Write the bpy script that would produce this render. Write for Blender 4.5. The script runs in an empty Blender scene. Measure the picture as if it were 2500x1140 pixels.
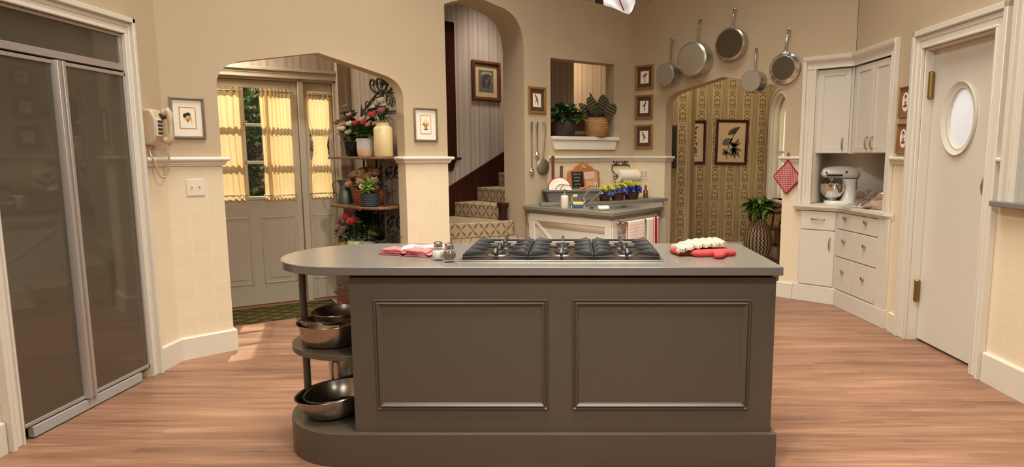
import bpy, math, random
from mathutils import Vector, Matrix
random.seed(7)
SC = bpy.context.scene
COL = SC.collection
rad = math.radians
PI = math.pi

# ---------------------------------------------------------------- camera, world, lights, exposure
F_PX, CX_PX, CAM_H, PITCH = 1525.0, 1400.0, 1.40, rad(7.1759)
cam = bpy.data.cameras.new('camera')
cam.sensor_width = 36.0
cam.lens = 36.0*F_PX/2500.0
cam.shift_x = -(CX_PX-1250.0)/2500.0
cam.clip_start = 0.05
cam_o = bpy.data.objects.new('camera', cam)
cam_o.location = (0, 0, CAM_H)
cam_o.rotation_euler = (rad(90)-PITCH, 0, 0)
COL.objects.link(cam_o)
SC.camera = cam_o

SC.view_settings.view_transform = 'Standard'
SC.view_settings.look = 'None'
SC.view_settings.gamma = 1.0
SC.view_settings.use_curve_mapping = False
SC.view_settings.exposure = -0.42

w = bpy.data.worlds.new('studio')
SC.world = w
w.use_nodes = True
w.node_tree.nodes['Background'].inputs['Color'].default_value = (1.0, 0.92, 0.83, 1)
w.node_tree.nodes['Background'].inputs['Strength'].default_value = 0.16

def look(o, tgt):
    d = Vector(tgt)-Vector(o.location)
    o.rotation_euler = d.to_track_quat('-Z', 'Y').to_euler()

def area(name, loc, tgt, power, size, color=(1, .86, .68), size_y=None):
    l = bpy.data.lights.new(name, 'AREA')
    l.energy = power; l.color = color; l.size = size
    if size_y:
        l.shape = 'RECTANGLE'; l.size_y = size_y
    o = bpy.data.objects.new(name, l); o.location = loc; COL.objects.link(o); look(o, tgt)
    return o

def spot(name, loc, tgt, power, angle, blend=.4, color=(1, .8, .55), soft=.08):
    l = bpy.data.lights.new(name, 'SPOT')
    l.energy = power; l.color = color; l.spot_size = rad(angle); l.spot_blend = blend; l.shadow_soft_size = soft
    o = bpy.data.objects.new(name, l); o.location = loc; COL.objects.link(o); look(o, tgt)
    return o

WARM = (1, .935, .84)
def HDw(x, y, z):
    c, s_ = math.cos(rad(31.8)), math.sin(rad(31.8))
    return (-3.4+c*x-s_*y, 5.402+s_*x+c*y, z)
spot('studio_key_left', (-2.0, -.4, 4.6), (2.5, 4.7, .2), 830, 52, .9, WARM, .3)
spot('studio_key_right', (2.1, -.4, 4.6), (-2.2, 4.7, .6), 760, 50, .9, WARM, .3)
spot('studio_key_centre', (.2, -.8, 4.3), (.5, 6.7, .55), 430, 36, .95, WARM, .25)
tp_ = area('studio_top', (0.0, 3.2, 5.2), (0.0, 3.6, 0), 255, 3.6, WARM)
tp_.data.spread = rad(90)
area('studio_front_left', (-1.7, -1.6, 3.3), (-.2, 4.0, .6), 34, 1.1, WARM)
area('studio_front_right', (1.7, -1.6, 3.3), (.4, 4.0, .6), 34, 1.1, WARM)
spot('studio_spot_sink', (-.6, 1.6, 4.4), (.25, 6.9, 1.25), 330, 16, .8, (1, .80, .54), .1)
spot('studio_spot_hall', (-1.15, 1.0, 3.2), (-1.85, 5.75, 1.15), 210, 21, .6, (1, .88, .70), .08)
spot('studio_spot_dining', (1.7, 7.2, 3.5), (2.0, 9.0, 1.4), 120, 110, .8, (1, .86, .66), .25)
spot('studio_spot_duck_wall', (1.02, 7.32, 3.3), (1.12, 7.95, 1.5), 70, 80, .6, (1, .84, .6), .1)
spot('daylight_door', HDw(1.25, 3.2, 5.6), HDw(.62, 0, 1.5), 4300, 26, .5, (1, .85, .62), .04)
area('daylight_garden', (-2.7, 6.9, 3.6), (-3.6, 7.6, 1.2), 60, .7, (1, .97, .9))
area('hall_fill', HDw(.35, -.25, 2.42), (-1.75, 5.6, 1.2), 14, .4, (1, .88, .70))  # added fill that brightens the rack flowers, no fixture here
spot('daylight_stairs', (-1.75, 6.9, 3.9), (-.85, 6.2, .6), 130, 30, .3, (1, .82, .55), .03)
spot('stair_hall_lamp', (-.55, 6.85, 3.45), (-1.2, 7.2, 1.6), 150, 58, .8, (1, .90, .80), .2)
area('landing_lamp', (-.55, 8.8, 2.7), (.3, 9.3, 2.2), 22, .3, (1, .72, .42))
area('daylight_dining_window', (3.25, 8.45, 1.5), (2.6, 8.45, 1.5), 14, .8, (1, .88, .56), 1.4)
area('pantry_lamp', (3.4, 4.5, 2.2), (2.7, 4.3, 1.6), 17, .7, (.97, .98, 1))

# ---------------------------------------------------------------- node helpers
def lin(c):
    c = c/255.0
    return c/12.92 if c <= .04045 else ((c+.055)/1.055)**2.4
def rgb(t): return (lin(t[0]), lin(t[1]), lin(t[2]), 1.0)

class NT:
    def __init__(s, name):
        s.m = bpy.data.materials.new(name); s.m.use_nodes = True
        s.t = s.m.node_tree; s.b = s.t.nodes['Principled BSDF']
        s.co = None
    def n(s, ty, **kw):
        n = s.t.nodes.new(ty)
        for k, v in kw.items(): setattr(n, k, v)
        return n
    def link(s, a, b): s.t.links.new(a, b)
    def obj(s):
        if not s.co: s.co = s.n('ShaderNodeTexCoord').outputs['Object']
        return s.co
    def xyz(s):
        x = s.n('ShaderNodeSeparateXYZ'); s.link(s.obj(), x.inputs[0]); return x.outputs
    def val(s, sock, v):
        if isinstance(v, (int, float)): sock.default_value = v
        elif isinstance(v, tuple): sock.default_value = v
        else: s.link(v, sock)
    def m_(s, op, a, b=0.0, c=None):
        n = s.n('ShaderNodeMath', operation=op)
        s.val(n.inputs[0], a); s.val(n.inputs[1], b)
        if c is not None: s.val(n.inputs[2], c)
        return n.outputs[0]
    def vec(s, x, y, z=0.0):
        n = s.n('ShaderNodeCombineXYZ'); s.val(n.inputs[0], x); s.val(n.inputs[1], y); s.val(n.inputs[2], z); return n.outputs[0]
    def mix(s, f, a, b):
        n = s.n('ShaderNodeMix', data_type='RGBA'); s.val(n.inputs[0], f); s.val(n.inputs[6], a); s.val(n.inputs[7], b); return n.outputs[2]
    def noise(s, scale, detail=3, v=None, rough=.5):
        n = s.n('ShaderNodeTexNoise'); n.inputs['Scale'].default_value = scale; n.inputs['Detail'].default_value = detail
        n.inputs['Roughness'].default_value = rough
        s.link(v if v is not None else s.obj(), n.inputs['Vector']); return n.outputs['Fac']
    def ramp(s, f, stops, const=False):
        n = s.n('ShaderNodeValToRGB'); cr = n.color_ramp
        if const: cr.interpolation = 'CONSTANT'
        while len(cr.elements) < len(stops): cr.elements.new(.5)
        for e, (p, c) in zip(cr.elements, stops):
            e.position = p; e.color = c
        s.link(f, n.inputs[0]); return n.outputs[0]
    def bump(s, h, strength=.2, dist=.01):
        n = s.n('ShaderNodeBump'); n.inputs['Strength'].default_value = strength; n.inputs['Distance'].default_value = dist
        s.link(h, n.inputs['Height']); s.link(n.outputs[0], s.b.inputs['Normal'])
    def fin(s, color, rough=.5, metal=0.0, spec=.5):
        s.val(s.b.inputs['Base Color'], color); s.val(s.b.inputs['Roughness'], rough)
        s.b.inputs['Metallic'].default_value = metal; s.b.inputs['Specular IOR Level'].default_value = spec
        return s.m

def pm(name, c, rough=.5, metal=0.0, var=.06, scale=14.0, bump=0.0, spec=.5, bscale=None):
    """plain procedural material: a colour that wanders a little"""
    t = NT(name)
    a = rgb(c); d = tuple(max(0, x*(1-var*2)) for x in a[:3])+(1,)
    h = t.noise(scale, 3)
    col = t.mix(h, d, tuple(min(1, x*(1+var)) for x in a[:3])+(1,))
    if bump: t.bump(t.noise(bscale or scale*3, 3), bump, .004)
    return t.fin(col, rough, metal, spec)

def metal(name, c, rough=.25, var=.1):
    t = NT(name)
    a = rgb(c)
    col = t.mix(t.noise(9, 4), tuple(x*(1-var) for x in a[:3])+(1,), a)
    r = t.m_('MULTIPLY_ADD', t.noise(30, 3), .12, rough)
    return t.fin(col, r, 1.0)

def glass(name, c=(255, 255, 255), rough=.02, ior=1.45):
    t = NT(name)
    t.b.inputs['Transmission Weight'].default_value = 1.0
    t.b.inputs['IOR'].default_value = ior
    return t.fin(t.mix(t.noise(6), rgb(c), rgb(tuple(x*.97 for x in c))), rough)

def cloth_mat(name, c, trans=.35, var=.08, rough=.9, scale=60, thin=0.0):
    t = NT(name)
    a = rgb(c); col = t.mix(t.noise(scale, 2), tuple(x*(1-var*2) for x in a[:3])+(1,), a)
    t.fin(col, rough, 0, .1)
    if trans:
        tr = t.n('ShaderNodeBsdfTranslucent'); t.link(col, tr.inputs[0])
        mx = t.n('ShaderNodeMixShader'); mx.inputs[0].default_value = trans
        t.link(t.b.outputs[0], mx.inputs[1]); t.link(tr.outputs[0], mx.inputs[2])
        out = t.t.nodes['Material Output']
        if thin:
            tp = t.n('ShaderNodeBsdfTransparent'); m2 = t.n('ShaderNodeMixShader'); m2.inputs[0].default_value = thin
            t.link(mx.outputs[0], m2.inputs[1]); t.link(tp.outputs[0], m2.inputs[2]); t.link(m2.outputs[0], out.inputs[0])
        else: t.link(mx.outputs[0], out.inputs[0])
    return t.m

# ---------------------------------------------------------------- mesh builder
class MB:
    def __init__(s): s.v = []; s.f = []; s.M = None
    def add(s, vs, fs):
        o = len(s.v)
        if s.M is not None: vs = [tuple(s.M @ Vector(p)) for p in vs]
        s.v += [tuple(p) for p in vs]; s.f += [tuple(i+o for i in f) for f in fs]
        return s
    def box(s, x0, x1, y0, y1, z0, z1):
        return s.add([(x0, y0, z0), (x1, y0, z0), (x1, y1, z0), (x0, y1, z0), (x0, y0, z1), (x1, y0, z1), (x1, y1, z1), (x0, y1, z1)],
              [(0, 3, 2, 1), (4, 5, 6, 7), (0, 1, 5, 4), (1, 2, 6, 5), (2, 3, 7, 6), (3, 0, 4, 7)])
    def prism(s, poly, a, b, ax='z'):
        n = len(poly)
        fn = {'z': lambda p, h: (p[0], p[1], h), 'y': lambda p, h: (p[0], h, p[1]), 'x': lambda p, h: (h, p[0], p[1])}[ax]
        vs = [fn(p, a) for p in poly]+[fn(p, b) for p in poly]
        return s.add(vs, [tuple(range(n))[::-1], tuple(range(n, 2*n))]+[(i, (i+1) % n, n+(i+1) % n, n+i) for i in range(n)])
    def tube(s, pts, r, n=8, closed=False):
        pts = [Vector(p) for p in pts]; m = len(pts)
        rs = r if isinstance(r, (list, tuple)) else [r]*m
        tg = []
        for i in range(m):
            a = pts[(i-1) % m] if (closed or i > 0) else pts[i]
            b = pts[(i+1) % m] if (closed or i < m-1) else pts[i]
            d = b-a
            tg.append(d.normalized() if d.length > 1e-9 else Vector((0, 0, 1)))
        up = Vector((0, 0, 1)) if abs(tg[0].z) < .9 else Vector((1, 0, 0))
        nx = tg[0].cross(up).normalized(); vs = []
        for i in range(m):
            nx = (nx - tg[i]*nx.dot(tg[i]))
            nx = nx.normalized() if nx.length > 1e-6 else tg[i].orthogonal().normalized()
            ny = tg[i].cross(nx)
            for k in range(n):
                a = 2*PI*k/n
                vs.append(tuple(pts[i]+(nx*math.cos(a)+ny*math.sin(a))*rs[i]))
        fs = []
        for i in range(m if closed else m-1):
            j = (i+1) % m
            for k in range(n):
                k2 = (k+1) % n
                fs.append((i*n+k, i*n+k2, j*n+k2, j*n+k))
        if not closed:
            fs.append(tuple(range(n))[::-1]); fs.append(tuple(range((m-1)*n, m*n)))
        return s.add(vs, fs)
    def lathe(s, prof, n=28, c=(0, 0, 0), ax='z', caps=True):
        vs = []; fs = []; m = len(prof)
        for r, z in prof:
            for k in range(n):
                a = 2*PI*k/n
                p = (r*math.cos(a), r*math.sin(a), z)
                if ax == 'y': p = (p[0], z, p[1])
                elif ax == 'x': p = (z, p[0], p[1])
                vs.append((p[0]+c[0], p[1]+c[1], p[2]+c[2]))
        for i in range(m-1):
            for k in range(n):
                k2 = (k+1) % n
                fs.append((i*n+k, i*n+k2, (i+1)*n+k2, (i+1)*n+k))
        if caps and prof[0][0] > 1e-6: fs.append(tuple(range(n))[::-1])
        if caps and prof[-1][0] > 1e-6: fs.append(tuple(range((m-1)*n, m*n)))
        return s.add(vs, fs)
    def ell(s, c, r, nu=16, nv=10):
        if not isinstance(r, (tuple, list)): r = (r, r, r)
        vs = []
        for j in range(nv+1):
            t = PI*j/nv
            for i in range(nu):
                a = 2*PI*i/nu
                vs.append((c[0]+r[0]*math.sin(t)*math.cos(a), c[1]+r[1]*math.sin(t)*math.sin(a), c[2]+r[2]*math.cos(t)))
        fs = [(j*nu+i, (j+1)*nu+i, (j+1)*nu+(i+1) % nu, j*nu+(i+1) % nu) for j in range(nv) for i in range(nu)]
        return s.add(vs, fs)
    def grid(s, nx, ny, fn):
        vs = [tuple(fn(i/nx, j/ny)) for j in range(ny+1) for i in range(nx+1)]
        return s.add(vs, [(j*(nx+1)+i, j*(nx+1)+i+1, (j+1)*(nx+1)+i+1, (j+1)*(nx+1)+i) for j in range(ny) for i in range(nx)])
    def leaf(s, base, d, nrm, L, W, bend=.3, fold=.15, nseg=4, tip=.5):
        base = Vector(base); d = Vector(d).normalized(); nrm = Vector(nrm)
        sd = d.cross(nrm)
        sd = sd.normalized() if sd.length > 1e-5 else d.orthogonal().normalized()
        nrm = sd.cross(d).normalized(); vs = []
        for i in range(nseg+1):
            t = i/nseg
            ww = W*.5*(math.sin(PI*min(1, t*.96+.03)**tip) if tip < 1 else math.sin(PI*min(1, t*.97+.015)**(tip*.9))**.55)
            ww = max(ww, W*.02)
            p = base+d*(L*t)-nrm*(bend*L*t*t)
            vs += [tuple(p+sd*ww+nrm*(fold*ww)), tuple(p), tuple(p-sd*ww+nrm*(fold*ww))]
        fs = []
        for i in range(nseg):
            a = i*3
            fs += [(a, a+1, a+4, a+3), (a+1, a+2, a+5, a+4)]
        return s.add(vs, fs)
    def obj(s, name, mat=None, parent=None, loc=None, rz=None, bevel=0.0, smooth=35, kind=None, solid=0.0, sub=0):
        me = bpy.data.meshes.new(name); me.from_pydata(s.v, [], s.f); me.update()
        if mat: me.materials.append(mat)
        if smooth:
            for p in me.polygons: p.use_smooth = True
            me.set_sharp_from_angle(angle=rad(smooth))
        o = bpy.data.objects.new(name, me); COL.objects.link(o)
        if parent: o.parent = parent
        if loc is not None: o.location = loc
        if rz is not None: o.rotation_euler = (0, 0, rz)
        if solid:
            md = o.modifiers.new('solidify', 'SOLIDIFY'); md.thickness = solid; md.offset = 0
        if sub:
            md = o.modifiers.new('subdivide', 'SUBSURF'); md.levels = sub; md.render_levels = sub
        if bevel:
            md = o.modifiers.new('bevel', 'BEVEL'); md.width = bevel; md.segments = 2; md.limit_method = 'ANGLE'; md.angle_limit = rad(40)
        if kind: o['kind'] = kind
        return o

def tag(o, label, cat, group=None):
    o['label'] = label; o['category'] = cat
    if group: o['group'] = group
    return o
def thing(name, label, cat, loc=(0, 0, 0), rz=0.0, group=None):
    o = bpy.data.objects.new(name, None); o.empty_display_size = .05; COL.objects.link(o)
    o.location = loc; o.rotation_euler = (0, 0, rz)
    return tag(o, label, cat, group)
def copy_tree(o, label=None, loc=None, rz=None, parent=None):
    c = o.copy(); COL.objects.link(c)
    if parent: c.parent = parent
    for ch in list(o.children): copy_tree(ch, parent=c)
    if label: c['label'] = label
    if loc is not None: c.location = loc
    if rz is not None: c.rotation_euler = (0, 0, rz)
    return c

# wall frames: x runs along the wall (left to right), y runs into the wall, z is up
class Fr:
    def __init__(s, o, q=None, ang=None):
        s.o = o
        s.a = math.atan2(q[1]-o[1], q[0]-o[0]) if q is not None else rad(ang)
        s.d = (math.cos(s.a), math.sin(s.a)); s.n = (-s.d[1], s.d[0])
    def w(s, x, y=0.0, z=0.0):
        return (s.o[0]+s.d[0]*x+s.n[0]*y, s.o[1]+s.d[1]*x+s.n[1]*y, z)
    def loc(s): return (s.o[0], s.o[1], 0)
    def put(s, mb, name, mat, kind='structure', bevel=0, smooth=35):
        return mb.obj(name, mat, None, s.loc(), s.a, bevel, smooth, kind)
LW = Fr((-2.69, 1.0), ang=90)
A = Fr((-2.69, 4.15), ang=45)
P = Fr((-.271, 6.571), (.704, 7.254))
D = Fr((.704, 7.254), (2.55, 5.68))
R = Fr((2.515, 5.71), (2.575, 3.4))
RC = Fr((2.462, 5.782), (2.537, 4.99))
HD = Fr((-3.4, 5.402), ang=31.8)
HS = Fr((-2.168, 6.166), (-1.447, 5.593))
S = Fr((-1.6, 6.69), ang=45)
S2 = Fr((-.9, 9.3), ang=0)
DW = Fr((.60, 8.28), (1.43, 7.70))
DB = Fr((.9, 8.9), ang=0)
DR = Fr((2.76, 8.9), ang=-90)
# ---------------------------------------------------------------- materials
def wall_mat(name, paint, tile, zt=1.36):
    t = NT(name); x, y, z = t.xyz()
    pc = t.mix(t.noise(3.0, 4), rgb(paint), rgb(tuple(c*.96 for c in paint)))
    br = t.n('ShaderNodeTexBrick'); br.offset = 0.0
    t.link(t.vec(x, z, 0.0), br.inputs['Vector'])
    br.inputs['Scale'].default_value = 1.0; br.inputs['Brick Width'].default_value = .116; br.inputs['Row Height'].default_value = .103
    br.inputs['Mortar Size'].default_value = .0016; br.inputs['Mortar Smooth'].default_value = .4
    br.inputs['Color1'].default_value = rgb(tile); br.inputs['Color2'].default_value = rgb(tuple(c*.985 for c in tile))
    br.inputs['Mortar'].default_value = rgb(tuple(min(255, c*1.05) for c in tile))
    f = t.m_('LESS_THAN', z, zt)
    rough = t.m_('MULTIPLY_ADD', f, -.3, .65)
    return t.fin(t.mix(f, pc, br.outputs['Color']), rough, 0, .35)
M_WALL = wall_mat('beige_paint_over_cream_tile', (193, 172, 141), (230, 212, 181))
M_POST = pm('beige_paint', (194, 174, 144), .6, var=.02, scale=3)
M_TRIM = pm('white_gloss_paint', (220, 212, 196), .35, var=.015, scale=6)
M_CAB = pm('off_white_cabinet_paint', (214, 206, 191), .38, var=.015, scale=6)
M_BASE = pm('pale_baseboard_paint', (218, 209, 190), .4, var=.015, scale=5)

def stripe_mat(name, period, stops, rough=.75, axis=0):
    t = NT(name); c = t.xyz()
    u = t.m_('FRACT', t.m_('ADD', t.m_('DIVIDE', c[axis], period), 100.0))
    col = t.ramp(u, [(p, rgb(k)) for p, k in stops], True)
    col = t.mix(t.m_('MULTIPLY', t.noise(40, 3), .35), col, rgb(tuple(v*.86 for v in stops[0][1])))
    return t.fin(col, rough, 0, .2)
M_STRIPE = stripe_mat('pink_grey_striped_wallpaper', .28, [(0, (184, 168, 152)), (.16, (166, 148, 132)), (.27, (182, 166, 150)), (.40, (172, 155, 140)), (.47, (188, 172, 157)), (.62, (162, 144, 128)), (.70, (182, 166, 150)), (.84, (176, 160, 145))])

def damask(name):
    t = NT(name); x, y, z = t.xyz()
    Pd = .213
    u = t.m_('FRACT', t.m_('ADD', t.m_('DIVIDE', x, Pd), 50.0))
    cream = rgb((208, 186, 142)); dk = rgb((156, 130, 90))
    st = t.ramp(u, [(0, cream), (.50, dk), (.535, cream), (.57, dk), (.63, cream), (.66, dk), (.70, cream), (.73, dk), (.79, cream), (.82, dk), (.86, cream), (.89, dk), (.925, cream)], True)
    du = t.m_('ABSOLUTE', t.m_('SUBTRACT', u, .21))
    ph = t.m_('MULTIPLY', z, 2*PI/.26)
    v = t.vec(t.m_('MULTIPLY', du, 6.0), t.m_('MULTIPLY', t.m_('SINE', ph), 1.1), t.m_('MULTIPLY', t.m_('COSINE', ph), 1.1))
    nz = t.noise(1.25, 1.5, v, .5)
    mot = t.ramp(nz, [(0, rgb((112, 88, 56))), (.40, rgb((134, 108, 70))), (.46, rgb((205, 182, 138))), (.54, rgb((196, 170, 124))), (.58, rgb((140, 114, 76))), (.66, rgb((206, 184, 140)))])
    f = t.m_('LESS_THAN', u, .46)
    return t.fin(t.mix(f, st, mot), .8, 0, .2)
M_DAMASK = damask('gold_brown_damask_wallpaper')

def floor_mat():
    t = NT('red_brown_strip_laminate'); x, y, z = t.xyz()
    br = t.n('ShaderNodeTexBrick'); br.offset = .37; br.offset_frequency = 2; br.squash = 1.0
    t.link(t.vec(x, y, 0.0), br.inputs['Vector'])
    br.inputs['Scale'].default_value = 1.0; br.inputs['Brick Width'].default_value = .62; br.inputs['Row Height'].default_value = .052
    br.inputs['Mortar Size'].default_value = .0006; br.inputs['Bias'].default_value = 0.0
    br.inputs['Color1'].default_value = rgb((114, 80, 60)); br.inputs['Color2'].default_value = rgb((166, 124, 97)); br.inputs['Mortar'].default_value = rgb((90, 60, 42))
    g = t.noise(1.0, 5, t.vec(t.m_('MULTIPLY', x, 2.2), t.m_('MULTIPLY', y, 34.0), 0.0), .6)
    g2 = t.noise(1.0, 3, t.vec(t.m_('MULTIPLY', x, .9), t.m_('MULTIPLY', y, 9.0), 3.0), .5)
    grain = t.ramp(g, [(.30, rgb((88, 58, 43))), (.5, rgb((140, 101, 77))), (.66, rgb((184, 144, 114)))])
    grain2 = t.ramp(g2, [(.32, rgb((98, 67, 50))), (.55, rgb((146, 106, 82))), (.70, rgb((178, 137, 108)))])
    col = t.mix(.5, br.outputs['Color'], grain); col = t.mix(.4, col, grain2)
    return t.fin(col, t.m_('MULTIPLY_ADD', g, .15, .34), 0, .4)
M_FLOOR = floor_mat()

def carpet_mat():
    t = NT('brown_cream_lattice_carpet'); x, y, z = t.xyz()
    px, ps = .118, .150
    s_ = t.m_('ADD', y, z)
    u = t.m_('ADD', t.m_('DIVIDE', x, px), t.m_('DIVIDE', s_, ps)); v = t.m_('SUBTRACT', t.m_('DIVIDE', x, px), t.m_('DIVIDE', s_, ps))
    cx = t.m_('SUBTRACT', t.m_('FRACT', t.m_('ADD', u, 50.0)), .5)
    cy = t.m_('SUBTRACT', t.m_('FRACT', t.m_('ADD', v, 50.0)), .5)
    ax = t.m_('ABSOLUTE', cx); ay = t.m_('ABSOLUTE', cy)
    def dist(ox, oy):
        a = t.m_('SUBTRACT', ax, ox); b = t.m_('SUBTRACT', ay, oy)
        return t.m_('SQRT', t.m_('ADD', t.m_('MULTIPLY', a, a), t.m_('MULTIPLY', b, b)))
    d2, d3 = dist(-.5, .5), dist(.5, -.5)
    d1 = dist(.5, .5); pet = t.m_('LESS_THAN', t.m_('MAXIMUM', d1, t.m_('MINIMUM', d2, d3)), .605)
    dm = t.m_('MAXIMUM', ax, ay)
    ring = t.m_('MULTIPLY', t.m_('GREATER_THAN', dm, .085), t.m_('LESS_THAN', dm, .128))
    inner = t.m_('LESS_THAN', dm, .045)
    dark = t.m_('MAXIMUM', t.m_('MAXIMUM', pet, ring), inner)
    col = t.mix(dark, rgb((178, 158, 128)), rgb((116, 92, 64)))
    h = t.noise(260, 2); t.bump(h, .5, .004)
    return t.fin(t.mix(t.m_('MULTIPLY', h, .3), col, rgb((110, 90, 66))), .95, 0, .1)
M_CARPET = carpet_mat()

def lattice_rug():
    t = NT('olive_lattice_rug'); x, y, z = t.xyz()
    a = t.m_('FRACT', t.m_('ADD', t.m_('MULTIPLY', t.m_('ADD', x, t.m_('MULTIPLY', y, 1.3)), 5.2), 40.0))
    b = t.m_('FRACT', t.m_('ADD', t.m_('MULTIPLY', t.m_('SUBTRACT', x, t.m_('MULTIPLY', y, 1.3)), 5.2), 40.0))
    l = t.m_('MAXIMUM', t.m_('LESS_THAN', a, .22), t.m_('LESS_THAN', b, .22))
    i2 = t.m_('MULTIPLY', t.m_('LESS_THAN', t.m_('ABSOLUTE', t.m_('SUBTRACT', a, .61)), .16), t.m_('LESS_THAN', t.m_('ABSOLUTE', t.m_('SUBTRACT', b, .61)), .16))
    col = t.mix(l, rgb((90, 82, 40)), rgb((54, 48, 25))); col = t.mix(i2, col, rgb((104, 94, 50)))
    h = t.noise(200, 2); t.bump(h, .5, .003)
    return t.fin(t.mix(t.m_('MULTIPLY', h, .4), col, rgb((70, 62, 34))), .95, 0, .1)
M_RUG = lattice_rug()

def wood(name, c1, c2, rough=.4, sx=3.0, sy=40.0):
    t = NT(name); x, y, z = t.xyz()
    g = t.noise(1.0, 4, t.vec(t.m_('MULTIPLY', x, sy), t.m_('MULTIPLY', y, sy), t.m_('MULTIPLY', z, sx)), .6)
    return t.fin(t.ramp(g, [(.3, rgb(c1)), (.7, rgb(c2))]), rough, 0, .4)
M_MAHOG = wood('dark_mahogany', (40, 16, 12), (62, 26, 18), .3)
M_BROWNFRAME = wood('brown_frame_wood', (84, 46, 28), (120, 72, 44), .35)
M_DKFRAME = wood('dark_red_frame_wood', (54, 26, 20), (78, 38, 28), .4)
M_SHELFWOOD = wood('brown_shelf_wood', (92, 62, 44), (128, 92, 68), .35)
M_OAK = wood('honey_wood', (168, 98, 52), (196, 122, 70), .4)
M_WALNUT = wood('walnut_wood', (96, 56, 34), (128, 80, 50), .4)
M_CHAIRWOOD = wood('brown_chair_wood', (92, 60, 38), (126, 86, 56), .4)
M_TAUPE = pm('taupe_island_paint', (94, 84, 71), .34, var=.03, scale=10)
def counter_mat():
    t = NT('grey_taupe_laminate')
    sp = t.noise(420, 2); md = t.noise(14, 3)
    col = t.mix(sp, rgb((104, 99, 92)), rgb((124, 118, 110))); col = t.mix(t.m_('MULTIPLY', md, .25), col, rgb((108, 98, 88)))
    return t.fin(col, t.m_('MULTIPLY_ADD', md, .05, .2), 0, .6)
M_COUNTER = counter_mat()
M_SINKTOP = pm('grey_green_counter', (126, 120, 106), .38, var=.04, scale=60)
M_GREYLEDGE = pm('slate_grey_ledge', (122, 118, 114), .4, var=.04, scale=40)
M_STEEL = metal('brushed_steel', (196, 188, 176), .24)
M_STEELDK = metal('dark_worn_steel', (178, 168, 154), .2)
M_CHROME = metal('chrome', (226, 222, 216), .08)
M_POTBASE = metal('dull_pan_base', (168, 158, 142), .42)
M_PANDK = metal('dark_pan_base', (118, 104, 88), .34, .2)
M_ALU = pm('satin_aluminium', (184, 174, 164), .32, .45, var=.03, scale=5)
M_ALUPOT = metal('aluminium_pot', (206, 202, 192), .3)
M_BRASS = metal('aged_brass', (158, 128, 78), .3)
M_PULL = metal('nickel_pull', (176, 160, 138), .3)
M_IRON = pm('black_wrought_iron', (42, 32, 26), .5, var=.1, scale=40)
M_BLACK = pm('black_enamel', (30, 28, 27), .35, var=.1, scale=30)
M_GRATE = pm('cast_iron_grate', (34, 33, 33), .45, var=.1, scale=60)
M_DARK = pm('dark_gap', (26, 22, 19), .8, var=.1)
def fridge_mat():
    t = NT('smoky_gloss_fridge_panel')
    col = t.mix(t.noise(2.5, 3), rgb((72, 64, 51)), rgb((80, 71, 57)))
    t.b.inputs['Coat Weight'].default_value = 1.0; t.b.inputs['Coat Roughness'].default_value = .03
    return t.fin(col, .3, 0, .5)
M_FRIDGE = fridge_mat()
M_KICK = pm('blue_grey_toe_kick', (168, 164, 158), .5, var=.03)
M_GOLD = pm('antique_gold_frame', (176, 134, 78), .34, .45, var=.15, scale=60)
M_SILVERFR = pm('antique_silver_frame', (150, 136, 114), .38, .4, var=.2, scale=60)
M_MATTE = pm('cream_mat_board', (236, 228, 210), .8, var=.01)
M_MATBROWN = pm('brown_mat_board', (84, 56, 46), .8, var=.05)
M_MATTAN = pm('tan_mat_board', (196, 172, 130), .8, var=.04)
M_MATROSE = pm('rose_mat_board', (138, 96, 84), .8, var=.04)
M_PAPER = pm('paper', (240, 230, 208), .85, var=.02)
M_PAPERTAN = pm('aged_print_paper', (222, 192, 152), .85, var=.03)
M_INK = pm('dark_ink', (66, 56, 46), .85, var=.2, scale=60)
M_INKGREY = pm('grey_ink', (120, 108, 90), .85, var=.25, scale=60)
M_INKRED = pm('rust_ink', (150, 84, 66), .85, var=.2, scale=60)
M_INKOCHRE = pm('ochre_ink', (204, 150, 74), .85, var=.2, scale=60)
M_PHONE = pm('beige_phone_plastic', (202, 178, 144), .35, var=.02)
M_WHITEPL = pm('ivory_plastic', (230, 218, 194), .4, var=.01)
M_KEYS = pm('dark_phone_keys', (58, 52, 46), .4, var=.1)
M_GREEN = [pm('leaf_green', (74, 104, 44), .5, var=.25, scale=25), pm('dark_leaf_green', (48, 72, 36), .5, var=.25, scale=25), pm('bright_leaf_green', (122, 152, 62), .5, var=.2, scale=25), pm('blackish_leaf_green', (40, 46, 30), .45, var=.3, scale=25)]  # the last green is a very dark leaf colour
M_PINK = pm('pale_pink_petal', (240, 182, 166), .7, var=.1, scale=60)
M_ROSE = pm('rose_pink_petal', (222, 84, 96), .7, var=.15, scale=60)
M_WHITEFL = pm('cream_white_petal', (244, 236, 206), .7, var=.06, scale=60)
M_YELLOWFL = pm('lemon_petal', (226, 218, 104), .7, var=.12, scale=60)
M_PEACH = pm('peach_petal', (222, 178, 142), .7, var=.1, scale=50)
M_BLUEFL = pm('cobalt_petal', (40, 76, 196), .7, var=.2, scale=60)
M_LAVFL = pm('lavender_blue_petal', (120, 130, 196), .7, var=.15, scale=60)
M_MAUVE = pm('mauve_petal', (186, 128, 128), .7, var=.15, scale=60)
M_NAVY = pm('navy_glaze', (34, 30, 44), .15, var=.1)
M_CREAMGLZ = pm('cream_crock_glaze', (218, 196, 142), .3, var=.05, scale=8)
M_ZINC = metal('weathered_zinc', (128, 136, 124), .5, .3)
M_LIMEGLZ = pm('celery_green_glaze', (178, 192, 132), .25, var=.05)
M_REDGLZ = pm('dark_red_glaze', (112, 32, 26), .2, var=.1)
M_WHITEGLZ = pm('grey_white_glaze', (206, 200, 184), .3, var=.06, scale=20)
M_YELGLZ = pm('mustard_glaze', (188, 160, 58), .3, var=.06)
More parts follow.
